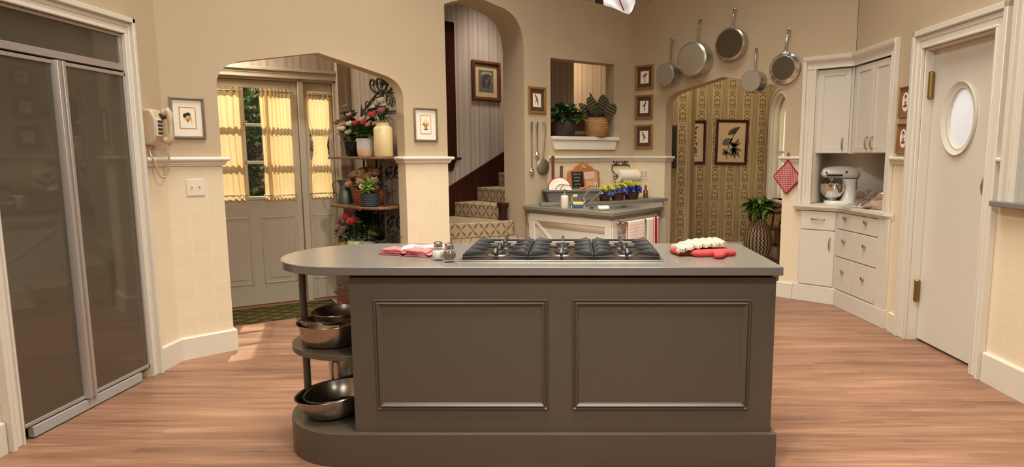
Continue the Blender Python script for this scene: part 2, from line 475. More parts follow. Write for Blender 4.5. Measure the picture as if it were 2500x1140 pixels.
def twotone():
    t = NT('grey_and_bare_clay_pot'); x, y, z = t.xyz()
    h = t.m_('ADD', z, t.m_('MULTIPLY', t.noise(9, 2), .06))
    f = t.m_('GREATER_THAN', h, .105)
    return t.fin(t.mix(f, rgb((226, 190, 156)), rgb((204, 200, 192))), .5)
M_TWOTONE = twotone()
def weave(name, c1, c2, sx=60, sz=60, zig=0.0):
    t = NT(name); x, y, z = t.xyz()
    ang = t.m_('ARCTAN2', y, x)
    a = t.m_('MULTIPLY', ang, sx/(2*PI))
    if zig:
        a = t.m_('ADD', t.m_('MULTIPLY', ang, zig/(2*PI)), t.m_('MULTIPLY', t.m_('PINGPONG', z, .028), 14.0))
        f = t.m_('LESS_THAN', t.m_('FRACT', t.m_('ADD', a, 50.0)), .5)
        w_ = t.m_('SINE', t.m_('MULTIPLY', z, sz*2*PI))
        t.bump(w_, .4, .004)
        return t.fin(t.mix(f, rgb(c1), rgb(c2)), .7)
    row = t.m_('FLOOR', t.m_('MULTIPLY', z, sz))
    ph = t.m_('MULTIPLY', t.m_('MODULO', row, 2.0), PI)
    s1 = t.m_('SINE', t.m_('ADD', t.m_('MULTIPLY', a, 2*PI), ph))
    s2 = t.m_('ABSOLUTE', t.m_('SINE', t.m_('MULTIPLY', z, sz*PI)))
    h = t.m_('MULTIPLY', t.m_('MULTIPLY_ADD', s1, .5, .5), s2)
    t.bump(h, .8, .006)
    return t.fin(t.mix(h, rgb(c1), rgb(c2)), .65)
M_WICKER = weave('honey_wicker', (128, 86, 46), (206, 160, 104), 26, 55)
M_DKWICKER = weave('dark_wicker', (40, 28, 20), (76, 54, 38), 26, 60)
M_ORWICKER = weave('orange_brown_wicker', (112, 58, 26), (190, 112, 58), 24, 48)
M_BRWICKER = weave('red_brown_wicker', (62, 34, 20), (124, 74, 46), 22, 70)
M_VASE = weave('zigzag_woven_vase', (58, 42, 32), (176, 146, 104), 0, 40, 24)
M_NAVYTEX = weave('textured_dark_teal_glaze', (22, 28, 32), (56, 66, 68), 20, 55)
M_CURTAIN = cloth_mat('sheer_yellow_curtain', (253, 228, 176), .6, .05, thin=.12)
M_CURTAIN2 = cloth_mat('cream_curtain', (222, 204, 166), .4, .05)
M_WHITECL = cloth_mat('white_terry', (232, 220, 202), 0, .1, scale=160)
M_GLASS = glass('clear_glass')
M_PANE = NT('window_pane')
_p = M_PANE
_gl = _p.n('ShaderNodeBsdfGlossy'); _gl.inputs['Roughness'].default_value = .03
_tr = _p.n('ShaderNodeBsdfTransparent')
_mx = _p.n('ShaderNodeMixShader'); _mx.inputs[0].default_value = .06; _p.link(_tr.outputs[0], _mx.inputs[1]); _p.link(_gl.outputs[0], _mx.inputs[2])
_p.link(_mx.outputs[0], _p.t.nodes['Material Output'].inputs[0]); M_PANE = _p.m
M_THIN = NT('thin_clear_glass')
_p = M_THIN
_gl = _p.n('ShaderNodeBsdfGlossy'); _gl.inputs['Roughness'].default_value = .03
_tr = _p.n('ShaderNodeBsdfTransparent'); _mx = _p.n('ShaderNodeMixShader'); _lw = _p.n('ShaderNodeLayerWeight'); _lw.inputs[0].default_value = .3
_p.link(_p.m_('MULTIPLY_ADD', _lw.outputs['Facing'], .35, .04), _mx.inputs[0]); _p.link(_tr.outputs[0], _mx.inputs[1]); _p.link(_gl.outputs[0], _mx.inputs[2])
_p.link(_mx.outputs[0], _p.t.nodes['Material Output'].inputs[0]); M_THIN = _p.m
M_FROST = cloth_mat('frosted_white_glass', (250, 249, 248), .6, .01, rough=.5)
M_CELLO = _c = NT('clear_cellophane')
_gl = _c.n('ShaderNodeBsdfGlossy'); _gl.inputs['Roughness'].default_value = .06
_tr = _c.n('ShaderNodeBsdfTransparent'); _mx = _c.n('ShaderNodeMixShader'); _c.link(_c.m_('MULTIPLY_ADD', _c.noise(30), .35, .2), _mx.inputs[0])
_c.link(_tr.outputs[0], _mx.inputs[1]); _c.link(_gl.outputs[0], _mx.inputs[2]); _c.link(_mx.outputs[0], _c.t.nodes['Material Output'].inputs[0]); M_CELLO = _c.m
def check_cloth(name, base, line, p, wdt, off=0.0, ax=(0, 2)):
    t = NT(name); c = t.xyz()
    a = t.m_('LESS_THAN', t.m_('FRACT', t.m_('ADD', t.m_('DIVIDE', c[ax[0]], p), 50.0+off)), wdt)
    b = t.m_('LESS_THAN', t.m_('FRACT', t.m_('ADD', t.m_('DIVIDE', c[ax[1]], p), 50.0+off)), wdt)
    f = t.m_('MULTIPLY', t.m_('ADD', a, b), .5)
    t.bump(t.noise(220, 2), .3, .002)
    return t.fin(t.mix(f, rgb(base), rgb(line)), .95, 0, .1)
M_GRIDTOWEL = check_cloth('white_towel_red_grid', (240, 222, 208), (184, 100, 96), .03, .12)
M_GINGHAM = check_cloth('red_gingham_cloth', (222, 186, 176), (160, 24, 44), .017, .6)
M_REDCLOTH = pm('red_terry', (186, 72, 70), .95, var=.1, scale=120, bump=.4, spec=.1)
M_REDBIND = pm('dark_red_binding', (150, 26, 44), .9, var=.1, scale=80)
M_ROSECLOTH = check_cloth('dusty_rose_check_cloth', (198, 122, 120), (176, 92, 98), .012, .5, ax=(0, 1))
M_PINKWHITE = check_cloth('white_cloth_pink_blocks', (214, 198, 190), (212, 116, 120), .13, .42, .35, ax=(0, 1))
def towel_stripe():
    t = NT('white_towel_red_stripes'); x, y, z = t.xyz()
    u = t.m_('ADD', x, 0.0)
    W_, Rd = rgb((236, 224, 208)), rgb((172, 34, 40))
    col = t.ramp(t.m_('MULTIPLY_ADD', x, 1.0/.14, 0.0), [(0, W_), (.10, Rd), (.16, W_), (.30, Rd), (.62, W_), (.72, Rd), (.78, W_)], True)
    t.bump(t.noise(220, 2), .3, .002)
    return t.fin(col, .95, 0, .1)
M_STRTOWEL = towel_stripe()
def knit():
    t = NT('cream_knit_with_grey_flecks'); x, y, z = t.xyz()
    u = t.m_('FRACT', t.m_('ADD', t.m_('MULTIPLY', x, 46.0), 50.0)); v = t.m_('FRACT', t.m_('ADD', t.m_('MULTIPLY', t.m_('ADD', y, t.m_('MULTIPLY', x, .4)), 60.0), 50.0))
    f = t.m_('MULTIPLY', t.m_('LESS_THAN', u, .25), t.m_('LESS_THAN', v, .45))
    t.bump(t.m_('SINE', t.m_('MULTIPLY', x, 46*2*PI)), .7, .004)
    return t.fin(t.mix(f, rgb((186, 172, 150)), rgb((110, 92, 82))), .95, 0, .1)
M_KNIT = knit()
# ---------------------------------------------------------------- the shell
HW = 3.6
def qb(p0, c, p1, n=8):
    return [((1-t)**2*p0[0]+2*(1-t)*t*c[0]+t*t*p1[0], (1-t)**2*p0[1]+2*(1-t)*t*c[1]+t*t*p1[1]) for t in [i/n for i in range(n+1)]]
def arch(xl, xr, zs, zc, zp, cw, foot=True):
    """tudor arch outline, left foot to right foot"""
    xm = (xl+xr)/2
    l = qb((xl, zs), (xl+.01, zc-.035), (xl+cw, zc))
    r = [(xl+xr-x, z) for x, z in l][::-1]
    return ([(xl, 0)] if foot else [])+l+[(xm, zp)]+r+([(xr, 0)] if foot else [])

mb = MB(); mb.prism([(-6, -3), (6, -3), (6, 12), (-6, 12)], -.05, 0)
mb.obj('floor', M_FLOOR, kind='structure')

mb = MB(); mb.prism([(-2, 0), (1.893, 0), (1.893, 2.115), (2.828, 2.115), (2.828, 0), (3.15, 0), (3.15, HW), (-2, HW)], 0, .14, 'y')
LW.put(mb, 'wall_left', M_WALL)
AT = .13
mb = MB(); mb.prism([(0, 0)]+arch(.335, 1.765, 1.88, 2.06, 2.172, .20)+[(2.195, 0), (2.195, HW), (0, HW)], 0, AT, 'y')
A.put(mb, 'wall_left_diagonal', M_WALL)
sa = [(2.196, 2.715), (2.26, 2.745), (2.36, 2.778), (2.57, 2.835)]+qb((2.86, 2.785), (3.09, 2.745), (3.11, 2.45), 12)
mb = MB(); mb.prism(sa+[(3.11, 0), (3.425, 0), (3.425, HW), (2.195, HW)], 0, .33, 'y')
A.put(mb, 'wall_stair_arch', M_POST)
mb = MB()
mb.box(0, .041, 0, .15, 0, HW); mb.box(.88, 1.19, 0, .15, 0, HW); mb.box(.041, .88, 0, .15, 0, 1.57); mb.box(.041, .88, 0, .15, 2.39, HW)
P.put(mb, 'wall_pass_through', M_WALL)
DT = .14
mb = MB(); mb.prism([(0, 0)]+arch(.41, 1.76, 1.93, 2.09, 2.192, .2)+[(2.04, 0), (2.04, 2.2), (2.376, 2.2), (2.376, HW), (0, HW)], 0, DT, 'y')
D.put(mb, 'wall_dining_arch', M_WALL)
mb = MB(); mb.prism([(0, 2.2), (0, HW), (4.8, HW), (4.8, 2.27), (2.06, 2.27), (2.06, 1.09), (4.8, 1.09), (4.8, 0), (1.83, 0), (1.83, 2.16), (1.07, 2.16), (1.07, 0), (.62, 0), (.62, 2.2)], 0, .14, 'y')
R.put(mb, 'wall_right', M_WALL)
# corner niche behind the mixer
nd = [D.w(2.04, 0), D.w(2.04, .34), D.w(2.60, .34), R.w(.62, .34), R.w(.62, 0)]
mb = MB()
for a, b in zip(nd[:-1], nd[1:]):
    mb.add([(a[0], a[1], .5), (b[0], b[1], .5), (b[0], b[1], 2.3), (a[0], a[1], 2.3)], [(0, 1, 2, 3)])
mb.obj('wall_niche', M_CAB, kind='structure', solid=.012)
# hall
mb = MB(); mb.prism([(-.8, 0), (.03, 0), (.03, 2.115), (1.335, 2.115), (1.335, 0), (1.46, 0), (1.46, 2.7), (-.8, 2.7)], 0, .12, 'y')
HD.put(mb, 'wall_hall_back', M_STRIPE)
mb = MB(); mb.box(-.05, .93, 0, .1, 0, 2.7)
HS.put(mb, 'wall_hall_side', M_STRIPE)
q = [A.w(-.6, AT+.01), A.w(1.80, AT+.01), HS.w(.88, .02), HS.w(0, .02), HD.w(-.8, .02)]
mb = MB(); mb.prism([(p[0], p[1]) for p in q], 2.55, 2.6)
mb.obj('hall_light_block', M_POST, kind='structure')  # unseen slab over the hall, added to keep it dark
a_, b_ = A.w(-.02, AT+.01), HD.w(-.5, 0)
hl = Fr(b_[:2], a_[:2]); mb = MB(); mb.box(-.1, 1.7, 0, .08, 0, 2.7)
mb = MB(); mb.box(0, math.hypot(a_[0]-b_[0], a_[1]-b_[1]), -.08, 0, 0, 2.7)
hl.put(mb, 'wall_hall_left', M_STRIPE)
# stairwell
mb = MB(); mb.box(-.9, 2.27, 0, .1, 0, HW)
S.put(mb, 'wall_stair', M_STRIPE)
mb = MB(); mb.box(-.3, 1.5, 0, .1, 0, HW)
S2.put(mb, 'wall_landing', M_STRIPE)
# dining room
mb = MB(); L_ = math.hypot(.83, .58); mb.box(0, L_, 0, .12, 0, HW)
DW.put(mb, 'wall_dining_left', M_DAMASK)
mb = MB(); mb.box(-.2, 1.9, 0, .1, 0, HW)
DB.put(mb, 'wall_dining_back', M_DAMASK)
# dining right wall with a round-headed window (x from the back corner toward the viewer)
wx0, wx1, wz0, wzs = .16, .84, .80, 1.86
hd = [((wx0+wx1)/2+(wx1-wx0)/2*math.cos(PI-PI*i/16), wzs+(wx1-wx0)/2*math.sin(PI*i/16)) for i in range(17)]
mb = MB()
mb.prism([(0, 0), (0, HW), (1.5, HW), (1.5, 0), (wx1, 0), (wx1, wzs)]+hd[::-1][1:]+[(wx0, 0)], 0, .14, 'y')
mb.box(wx0, wx1, 0, .14, 0, wz0)
DR.put(mb, 'wall_dining_right', M_DAMASK)
# window casing, reveal and blind
wn = MB()
def ring(o, i_, y0, y1, m):
    def out(e):
        r = (wx1-wx0)/2+e; xm = (wx0+wx1)/2
        return [(xm-r, wz0)]+[(xm+r*math.cos(PI-PI*k/20), wzs+r*math.sin(PI*k/20)) for k in range(21)]+[(xm+r, wz0)]
    a, b = out(o), out(i_)
    for k in range(len(a)-1):
        m.prism([a[k], a[k+1], b[k+1], b[k]], y0, y1, 'y')
ring(.085, 0.0, -.03, 0.0, wn); ring(.085, .06, -.045, -.02, wn); ring(.015, .003, -.04, -.01, wn)
ring(0.0, -.012, 0.0, .14, wn); ring(-.012, -.05, .07, .11, wn)
wn.box(wx0-.11, wx1+.11, -.07, .12, wz0-.03, wz0); wn.box(.485, .515, .075, .105, wz0, 2.19); wn.box(wx0, wx1, .075, .105, 1.42, 1.45)
wo = wn.obj('window_2', M_TRIM, None, DR.loc(), DR.a, kind='structure')
bl = MB(); bl.prism([(wx0-.02, wz0-.02)]+[(.5+.36*math.cos(PI-PI*i/16), wzs+.36*math.sin(PI*i/16)) for i in range(17)]+[(wx1+.02, wz0-.02)], .142, .146, 'y')
bl.obj('window_blind', M_FROST, wo)

# ---------------------------------------------------------------- rails, baseboards, casings
def sweep(path, prof, name, mat, side=1, kind='structure', closed=False):
    """run a profile (distance off the wall, z) along a plan polyline, mitred"""
    pts = [Vector((p[0], p[1])) for p in path]; n = len(pts); mbs = MB(); rows = []
    for i in range(n):
        d0 = (pts[i]-pts[i-1]).normalized() if i > 0 else None
        d1 = (pts[i+1]-pts[i]).normalized() if i < n-1 else None
        d0 = d0 or d1; d1 = d1 or d0
        n0 = Vector((d0.y, -d0.x))*side; n1 = Vector((d1.y, -d1.x))*side
        m = (n0+n1); m = m/(1+n0.dot(n1)) if (1+n0.dot(n1)) > .05 else n1
        rows.append([(pts[i].x+m.x*e, pts[i].y+m.y*e, z) for e, z in prof])
    k = len(prof); vs = [p for r in rows for p in r]
    fs = [(i*k+j, i*k+(j+1) % k, (i+1)*k+(j+1) % k, (i+1)*k+j) for i in range(n-1) for j in range(k)]
    fs += [tuple(range(k)), tuple(range((n-1)*k, n*k))[::-1]]
    mbs.add(vs, fs)
    return mbs.obj(name, mat, kind=kind, smooth=30)
RAIL = [(0, 1.326), (.014, 1.326), (.014, 1.334), (.022, 1.340), (.022, 1.348), (.030, 1.356), (.038, 1.358), (.044, 1.366), (.044, 1.376), (.038, 1.384), (0, 1.386)]
BASE = [(0, 0), (.020, 0), (.020, .146), (.014, .154), (0, .154)]
sweep([LW.w(2.915), LW.w(3.15), A.w(.335), A.w(.335, AT)], RAIL, 'trim_1', M_TRIM)
sweep([A.w(1.765, AT), A.w(1.765), A.w(2.195), A.w(2.195, AT)], RAIL, 'trim_2', M_TRIM)
sweep([P.w(.004), P.w(1.19), D.w(.41), D.w(.41, DT)], RAIL, 'trim_3', M_TRIM)
sweep([D.w(1.76, DT), D.w(1.76), D.w(1.925)], RAIL, 'trim_4', M_TRIM)
sweep([R.w(.735), R.w(.95)], RAIL, 'trim_5', M_TRIM)
sweep([R.w(1.95), R.w(1.99)], RAIL, 'trim_6', M_TRIM)
sweep([LW.w(-2), LW.w(1.80)], BASE, 'baseboard_left', M_BASE)
sweep([LW.w(2.915), LW.w(3.15), A.w(.335), A.w(.335, AT)], BASE, 'baseboard_left_diagonal', M_BASE)
sweep([A.w(1.765, AT), A.w(1.765), A.w(2.195)], BASE, 'baseboard_column', M_BASE)
sweep([D.w(1.76, DT), D.w(1.76), D.w(1.905)], BASE, 'baseboard_dining_arch', M_BASE)
sweep([R.w(.83), R.w(.955)], BASE, 'baseboard_right_corner', M_BASE)
sweep([R.w(1.95), R.w(4.8)], [(0, 0), (.024, 0), (.024, .176), (.016, .186), (0, .186)], 'baseboard_right', M_BASE)
sweep([DB.w(.2), DB.w(1.86), DR.w(1.4)], BASE, 'baseboard_dining', M_TRIM)

def casing(m, f, x0, x1, z1, wd, z0=0, wl=None, wr=None, wt=None):
    """stepped casing on wall frame f around an opening x0..x1, top z1"""
    wl = wd if wl is None else wl; wr = wd if wr is None else wr; wt = wd if wt is None else wt
    def vert(xa, xb, out):
        # out=-1: outer edge on the left
        w_ = xb-xa
        m.box(xa+.0015, xb-.0015, -.018, 0, z0, z1+wt-.0015)
        if out < 0: m.box(xa, xa+w_*.3, -.042, 0, z0, z1+wt); m.box(xa+w_*.42, xa+w_*.52, -.024, 0, z0, z1+wt*.55); m.box(xb-w_*.16, xb, -.026, 0, z0, z1)
        else: m.box(xb-w_*.3, xb, -.042, 0, z0, z1+wt); m.box(xb-w_*.52, xb-w_*.42, -.024, 0, z0, z1+wt*.55); m.box(xa, xa+w_*.16, -.026, 0, z0, z1)
    if wl: vert(x0-wl, x0, -1)
    if wr: vert(x1, x1+wr, 1)
    if wt:
        m.box(x0, x1, -.0185, 0, z1+.0015, z1+wt-.0015); m.box(x0-wl, x1+wr, -.042, 0, z1+wt*.7, z1+wt); m.box(x0-wl*.5, x1+wr*.5, -.024, 0, z1+wt*.42, z1+wt*.52); m.box(x0-wl*.16, x1+wr*.16, -.0262, 0, z1-.0004, z1+.016)

# refrigerator surround
m = MB(); casing(m, LW, 1.893, 2.828, 2.115, .088, wt=.10, wr=.076)
LW.put(m, 'trim_7', M_TRIM, bevel=.003)

# swing door with an oval port
m = MB(); casing(m, R, 1.07, 1.83, 2.16, .115, wt=.135); m.box(1.07, 1.082, 0, .14, 0, 2.16); m.box(1.82, 1.83, 0, .14, 0, 2.16); m.box(1.07, 1.83, 0, .14, 2.148, 2.16)
R.put(m, 'trim_8', M_TRIM, bevel=.004)
dx0, dx1 = 1.086, 1.818
ox, oz, orx, orz = 1.408, 1.645, .138, .205
NS = 40
el = lambda rx, rz: [(ox+rx*math.cos(2*PI*k/NS), oz+rz*math.sin(2*PI*k/NS)) for k in range(NS)]
m = MB(); e = el(orx, orz)
# slab with an oval hole: four border quads fans
bd = []
for k in range(NS):
    c_, s_ = math.cos(2*PI*k/NS), math.sin(2*PI*k/NS)
    tx = ((dx1-ox) if c_ > 0 else (ox-dx0))/max(abs(c_), 1e-6); tz = ((2.146-oz) if s_ > 0 else (oz-.02))/max(abs(s_), 1e-6)
    t_ = min(tx, tz); bd.append((ox+c_*t_, oz+s_*t_))
cn = [(dx1, 2.146), (dx0, 2.146), (dx0, .02), (dx1, .02)]
for k in range(NS):
    j = (k+1) % NS; po = [bd[k]]
    for c in cn:
        onk = [abs(bd[k][0]-c[0]) < 1e-6, abs(bd[k][1]-c[1]) < 1e-6]; onj = [abs(bd[j][0]-c[0]) < 1e-6, abs(bd[j][1]-c[1]) < 1e-6]
        if (onk[0] and onj[1] and not onk[1]) or (onk[1] and onj[0] and not onk[0]): po.append(c)
    po += [bd[j], e[j], e[k]]
    m.prism(po, .07, .11, 'y')
door2 = R.put(m, 'door_2', M_CAB, smooth=0)
m = MB(); a, b = el(orx+.045, orz+.042), el(orx-.004, orz-.004)
for k in range(NS):
    j = (k+1) % NS
    m.add([(a[k][0], .068, a[k][1]), (a[j][0], .068, a[j][1]), (b[j][0], .082, b[j][1]), (b[k][0], .082, b[k][1]), (a[k][0], .052, a[k][1]), (a[j][0], .052, a[j][1])],
          [(0, 1, 5, 4), (4, 5, 2, 3)])
    m.add([(b[k][0], .082, b[k][1]), (b[j][0], .082, b[j][1]), (b[j][0], .112, b[j][1]), (b[k][0], .112, b[k][1])], [(0, 1, 2, 3)])
m.obj('port_trim', M_CAB, door2)
m = MB(); m.prism(el(orx, orz), .092, .098, 'y'); m.obj('port_glass', M_FROST, door2)
for z0, z1 in ((1.80, 2.0), (.30, .47)):
    m = MB(); m.lathe([(0, z0), (.013, z0+.002), (.019, z0+.008), (.019, z1-.008), (.013, z1-.002), (0, z1)], 16, (1.062+.026, .045, 0)); m.box(1.083, 1.095, .045, .068, z0+.01, z1-.01)
    m.obj('hinge', M_BRASS, door2)
m = MB(); m.tube([(1.745, .07, 1.135), (1.745, .035, 1.15), (1.745, .026, 1.20), (1.745, .035, 1.25), (1.745, .07, 1.265)], .008, 8); m.obj('handle', M_STEEL, door2)

# pass-through window on the right: casing, ledge
m = MB(); casing(m, R, 2.105, 4.8, 2.27, .115, z0=1.09, wr=0, wt=.13); m.box(2.06, 4.75, 0, .14, 1.0905, 1.095); m.box(2.06, 2.105, 0.0, .14, 1.095, 2.27)
R.put(m, 'window_1', M_TRIM, bevel=.004)
m = MB(); m.prism([(1.965, -.075), (4.75, -.075), (4.75, .139), (2.065, .139), (2.065, -.003), (1.965, -.003)], 1.095, 1.128)
lo = R.put(m, 'serving_ledge', M_GREYLEDGE, None, bevel=.006); tag(lo, 'slate grey serving ledge under the white window casing at the right edge', 'ledge')
m = MB(); m.box(2.0, 4.75, .75, .8, .9, 2.5)
R.put(m, 'wall_pantry', M_CAB)

# pass-through sill
m = MB(); m.prism([(.042, -.045), (.93, -.045), (.93, -.001), (.879, -.001), (.879, .149), (.042, .149)], 1.557, 1.595)
P.put(m, 'trim_9', M_TRIM, bevel=.004)
m = MB(); m.prism([(.075, 1.455), (.885, 1.455), (.91, 1.557), (.045, 1.557)], -.026, -.001, 'y')
P.put(m, 'trim_10', M_TRIM, bevel=.003)

# ---------------------------------------------------------------- hall door with side light
m = MB()
casing(m, HD, .05, 1.325, 2.095, .09, wt=.09)
m.box(.05, .07, 0, .12, 0, 2.1); m.box(.985, 1.035, 0, .11, 0, 2.1); m.box(1.295, 1.34, 0, .12, 0, 2.1); m.box(.05, 1.33, 0, .12, 2.075, 2.115)
HD.put(m, 'trim_11', pm('taupe_grey_door_paint', (198, 186, 164), .45, var=.02), bevel=.003)
M_DOOR = pm('grey_beige_door_paint', (196, 184, 162), .45, var=.02)
def glazed_leaf(x0, x1, wx0, wx1, nv, panels, name, hinge=None):
    m = MB(); y0, y1 = .04, .085; zb, zt = 1.02, 2.0
    m.box(x0, wx0, y0, y1, .01, 2.07); m.box(wx1, x1, y0, y1, .01, 2.07); m.box(wx0, wx1, y0, y1, .01, zb); m.box(wx0, wx1, y0, y1, zt, 2.07)
    m.box(wx0-.01, wx1+.01, y0-.014, y0, zb-.03, zb)
    for z in (1.33, 1.67): m.box(wx0, wx1, y0+.005, y1-.01, z-.014, z+.014)
    for k in range(1, nv):
        x = wx0+(wx1-wx0)*k/nv; m.box(x-.012, x+.012, y0+.005, y1-.01, zb, zt)
    d = HD.put(m, name, M_DOOR, bevel=.003)
    for a, b in panels:
        q = MB()
        for (xa, xb, za, zb_) in ((a, b, .20, .215), (a, b, .815, .83), (a, a+.015, .20, .83), (b-.015, b, .20, .83)): q.box(xa, xb, y0-.008, y0, za, zb_)
        q.box(a+.05, b-.05, y0-.006, y0, .25, .78)
        q.obj('raised_panel', M_DOOR, d, bevel=.003)
    g = MB(); g.box(wx0, wx1, y0+.02, y0+.024, zb, zt); g.obj('pane', M_PANE, d)
    return d
door1 = glazed_leaf(.075, .978, .125, .925, 4, [(.14, .53), (.62, .90)], 'door_1')
for z in (1.76, .25):
    q = MB(); q.lathe([(0, 0), (.008, .001), (.008, .10), (0, .101)], 10, (.984, .033, z)); q.obj('hinge', M_STEELDK, door1)
sl = glazed_leaf(1.04, 1.29, 1.075, 1.255, 1, [(1.065, 1.265)], 'window_3')

# ---------------------------------------------------------------- staircase
st = thing('staircase', 'winding stairs in brown and cream lattice carpet behind the tall arch', 'staircase', (0, 0, 0))
def step(poly, top, o, ang, h=.157, kind='step'):
    """poly in A-frame coordinates; local frame at o (A-frame) turned by ang so the pattern runs with the nosing"""
    f = Fr(A.w(*o)[:2], ang=ang); L_ = []
    for p in poly:
        q = A.w(*p); dx, dy = q[0]-f.o[0], q[1]-f.o[1]
        L_.append((dx*f.d[0]+dy*f.d[1], dx*f.n[0]+dy*f.n[1]))
    m = MB(); m.prism(L_, -h, 0)
    return m.obj(kind, M_CARPET, st, (f.o[0], f.o[1], top), f.a, bevel=.012)
zA = .57
for k, off in ((3, .86), (2, .59), (1, .32)):
    step([(2.2, -off), (3.13, -off), (3.13, -.04), (2.2, -.04)], zA-.157*k, (2.2, -off), 45)
step([(2.21, -.05), (3.14, -.05), (3.14, -.005), (3.10, -.005), (3.10, .34), (3.30, .34), (3.30, 1.0), (2.0, 1.0), (2.0, .14), (2.21, .14)], zA, (2.2, -.05), 45)
step([(2.0, .55), (2.94, .16), (3.09, .16), (3.09, .34), (3.3, .34), (3.3, 1.0), (2.0, 1.0)], zA+.155, (2.0, .55), 45-22.5)
step([(2.927, 1.0), (3.05, .34), (3.6, .34), (3.6, 1.0)], zA+.31, (2.927, 1.0), 45-79.5)
for k in range(4):
    x = 3.238+.312*k
    step([(x, 1.0), (x, .34), (x+.62, .34), (x+.62, 1.0)], zA+.465+.157*k, (x, 1.0), -45)
step([(4.486, 1.0), (4.486, .34), (5.20, .34), (4.80, 1.0)], zA+.465+.157*4, (4.486, 1.0), -45)
m = MB(); m.prism([(-.6, .3), (-.6, .60), (.295, 1.046), (1.108, 1.448), (2.22, 2.058), (2.26, 2.058), (2.26, 1.2), (1.2, .3)], -.024, -.001, 'y')
m.obj('stringer', M_MAHOG, st, S.loc(), S.a)
m = MB(); m.box(-.28, 1.48, -.024, -.001, 1.76, 2.02); m.box(-.28, 1.48, -.03, -.001, 2.0, 2.025); m.obj('landing_baseboard', M_MAHOG, st, S2.loc(), S2.a)
nx, ny, _ = A.w(3.035, .27)
m = MB(); m.box(-.033, .033, -.033, .033, .57, .87); m.box(-.046, .046, -.046, .046, .865, .905); m.box(-.04, .04, -.04, .04, .845, .866); m.box(-.042, .042, -.042, .042, .715, .742)
m.obj('newel_post', M_MAHOG, st, (nx, ny, 0), A.a, bevel=.004)
m = MB(); m.box(3.14, 3.175, -.055, -.002, .40, .575); m.box(2.2, 3.175, -.062, -.03, .40, .412); m.obj('return_nosing', M_MAHOG, st, A.loc(), A.a)

# stair window with dark casing
m = MB()
m.box(.265, .415, -.03, -.001, 1.36, 2.815); m.box(-.7, .415, -.03, -.001, 2.70, 2.815); m.box(-.7, .445, -.07, -.001, 1.345, 1.372); m.prism([(-.7, 1.225), (.36, 1.225), (.40, 1.345), (-.7, 1.345)], -.03, -.001, 'y')
m.box(-.7, .265, -.012, -.001, 1.37, 2.70)
S.put(m, 'window_4', M_MAHOG, bevel=.004)
m = MB(); m.grid(60, 12, lambda u, v: (-.55+.80*u, -.05+.016*math.sin(u*70)*(1-.3*v)-.01*math.cos(v*3), 1.39+1.26*v))
tag(m.obj('stair_curtain', M_CURTAIN2, None, S.loc(), S.a, smooth=80), 'cream curtain hanging in the dark wooden stair window', 'curtain')
# ---------------------------------------------------------------- kitchen island
isl = thing('kitchen_island', 'long taupe kitchen island with a rounded open shelf end', 'kitchen island', (0, 3.015, 0))
def rounded(x1, yf, yb, xc, rx, n=20):
    """plan outline with a half-round left end (local y)"""
    yc, ry = (yf+yb)/2, (yb-yf)/2
    return [(x1, yf), (x1, yb)]+[(xc+rx*math.cos(PI/2+PI*k/n), yc+ry*math.sin(PI/2+PI*k/n)) for k in range(n+1)]
m = MB(); m.prism(rounded(.907, -.362, .368, -1.035, .362), .882, .92); m.obj('countertop', M_COUNTER, isl, bevel=.003)
m = MB(); m.box(-.985, .875, -.31, .32, .86, .882); m.obj('gap_shade_strip', M_DARK, isl)  # near-black strip standing in for the shade in this gap
BF = -.325
m = MB(); m.box(-.985, .89, BF, .335, .156, .868); m.obj('body', M_TAUPE, isl, bevel=.002)
m = MB(); m.prism(rounded(.911, -.35, .36, -1.035, .352), 0, .158); m.obj('plinth', M_TAUPE, isl, bevel=.003)
m = MB(); m.prism(rounded(-.985, -.29, .32, -1.04, .34), .474, .50); m.obj('shelf', M_TAUPE, isl, bevel=.003)
m = MB(); m.lathe([(.017, .158), (.017, .474)], 14, (-1.315, -.04, 0)); m.lathe([(.017, .50), (.017, .882)], 14, (-1.315, -.04, 0)); m.obj('post', M_TAUPE, isl)
for x0, x1 in ((-.879, -.114), (-.004, .781)):
    m = MB(); z0, z1 = .266, .771; prev = None
    for off, dp in ((0, 0), (.001, .009), (.004, .011), (.009, .004), (.013, .004), (.015, .013), (.018, .015), (.026, .004), (.031, 0)):
        a, b, c, d = x0+off, x1-off, z0+off, z1-off; ring_ = [(a, BF-dp, c), (b, BF-dp, c), (b, BF-dp, d), (a, BF-dp, d)]
        if prev:
            for k in range(4): m.add([prev[k], prev[(k+1) % 4], ring_[(k+1) % 4], ring_[k]], [(0, 1, 2, 3)])
        prev = ring_
    m.obj('panel_moulding', M_TAUPE, isl, smooth=0)

# cooktop
ct = thing('gas_cooktop', 'six burner gas cooktop with black grates set in the island top', 'cooktop', (-.055, 3.045, .92))
m = MB(); m.box(-.466, .466, -.258, .315, 0, .006); m.obj('steel_deck', M_STEEL, ct, bevel=.003)
m = MB(); m.box(-.462, .462, .272, .315, .006, .018); m.obj('back_rail', M_STEEL, ct, bevel=.004)
m = MB(); m.box(-.45, .45, -.25, .265, .006, .0075); m.obj('burner_pan', M_PANDK, ct)
for i in range(3):
    for j in range(2):
        cx, cy = -.3+.3*i, -.125+.255*j
        m = MB(); m.lathe([(.055, .0075), (.055, .012), (.046, .018), (.030, .019), (.030, .023), (.026, .026), (0, .027)], 24, (cx, cy, 0)); m.obj('burner', M_STEELDK, ct)
        m = MB(); m.lathe([(.034, .024), (.036, .028), (.030, .032), (0, .033)], 24, (cx, cy, 0)); m.obj('burner_cap', M_BLACK, ct)
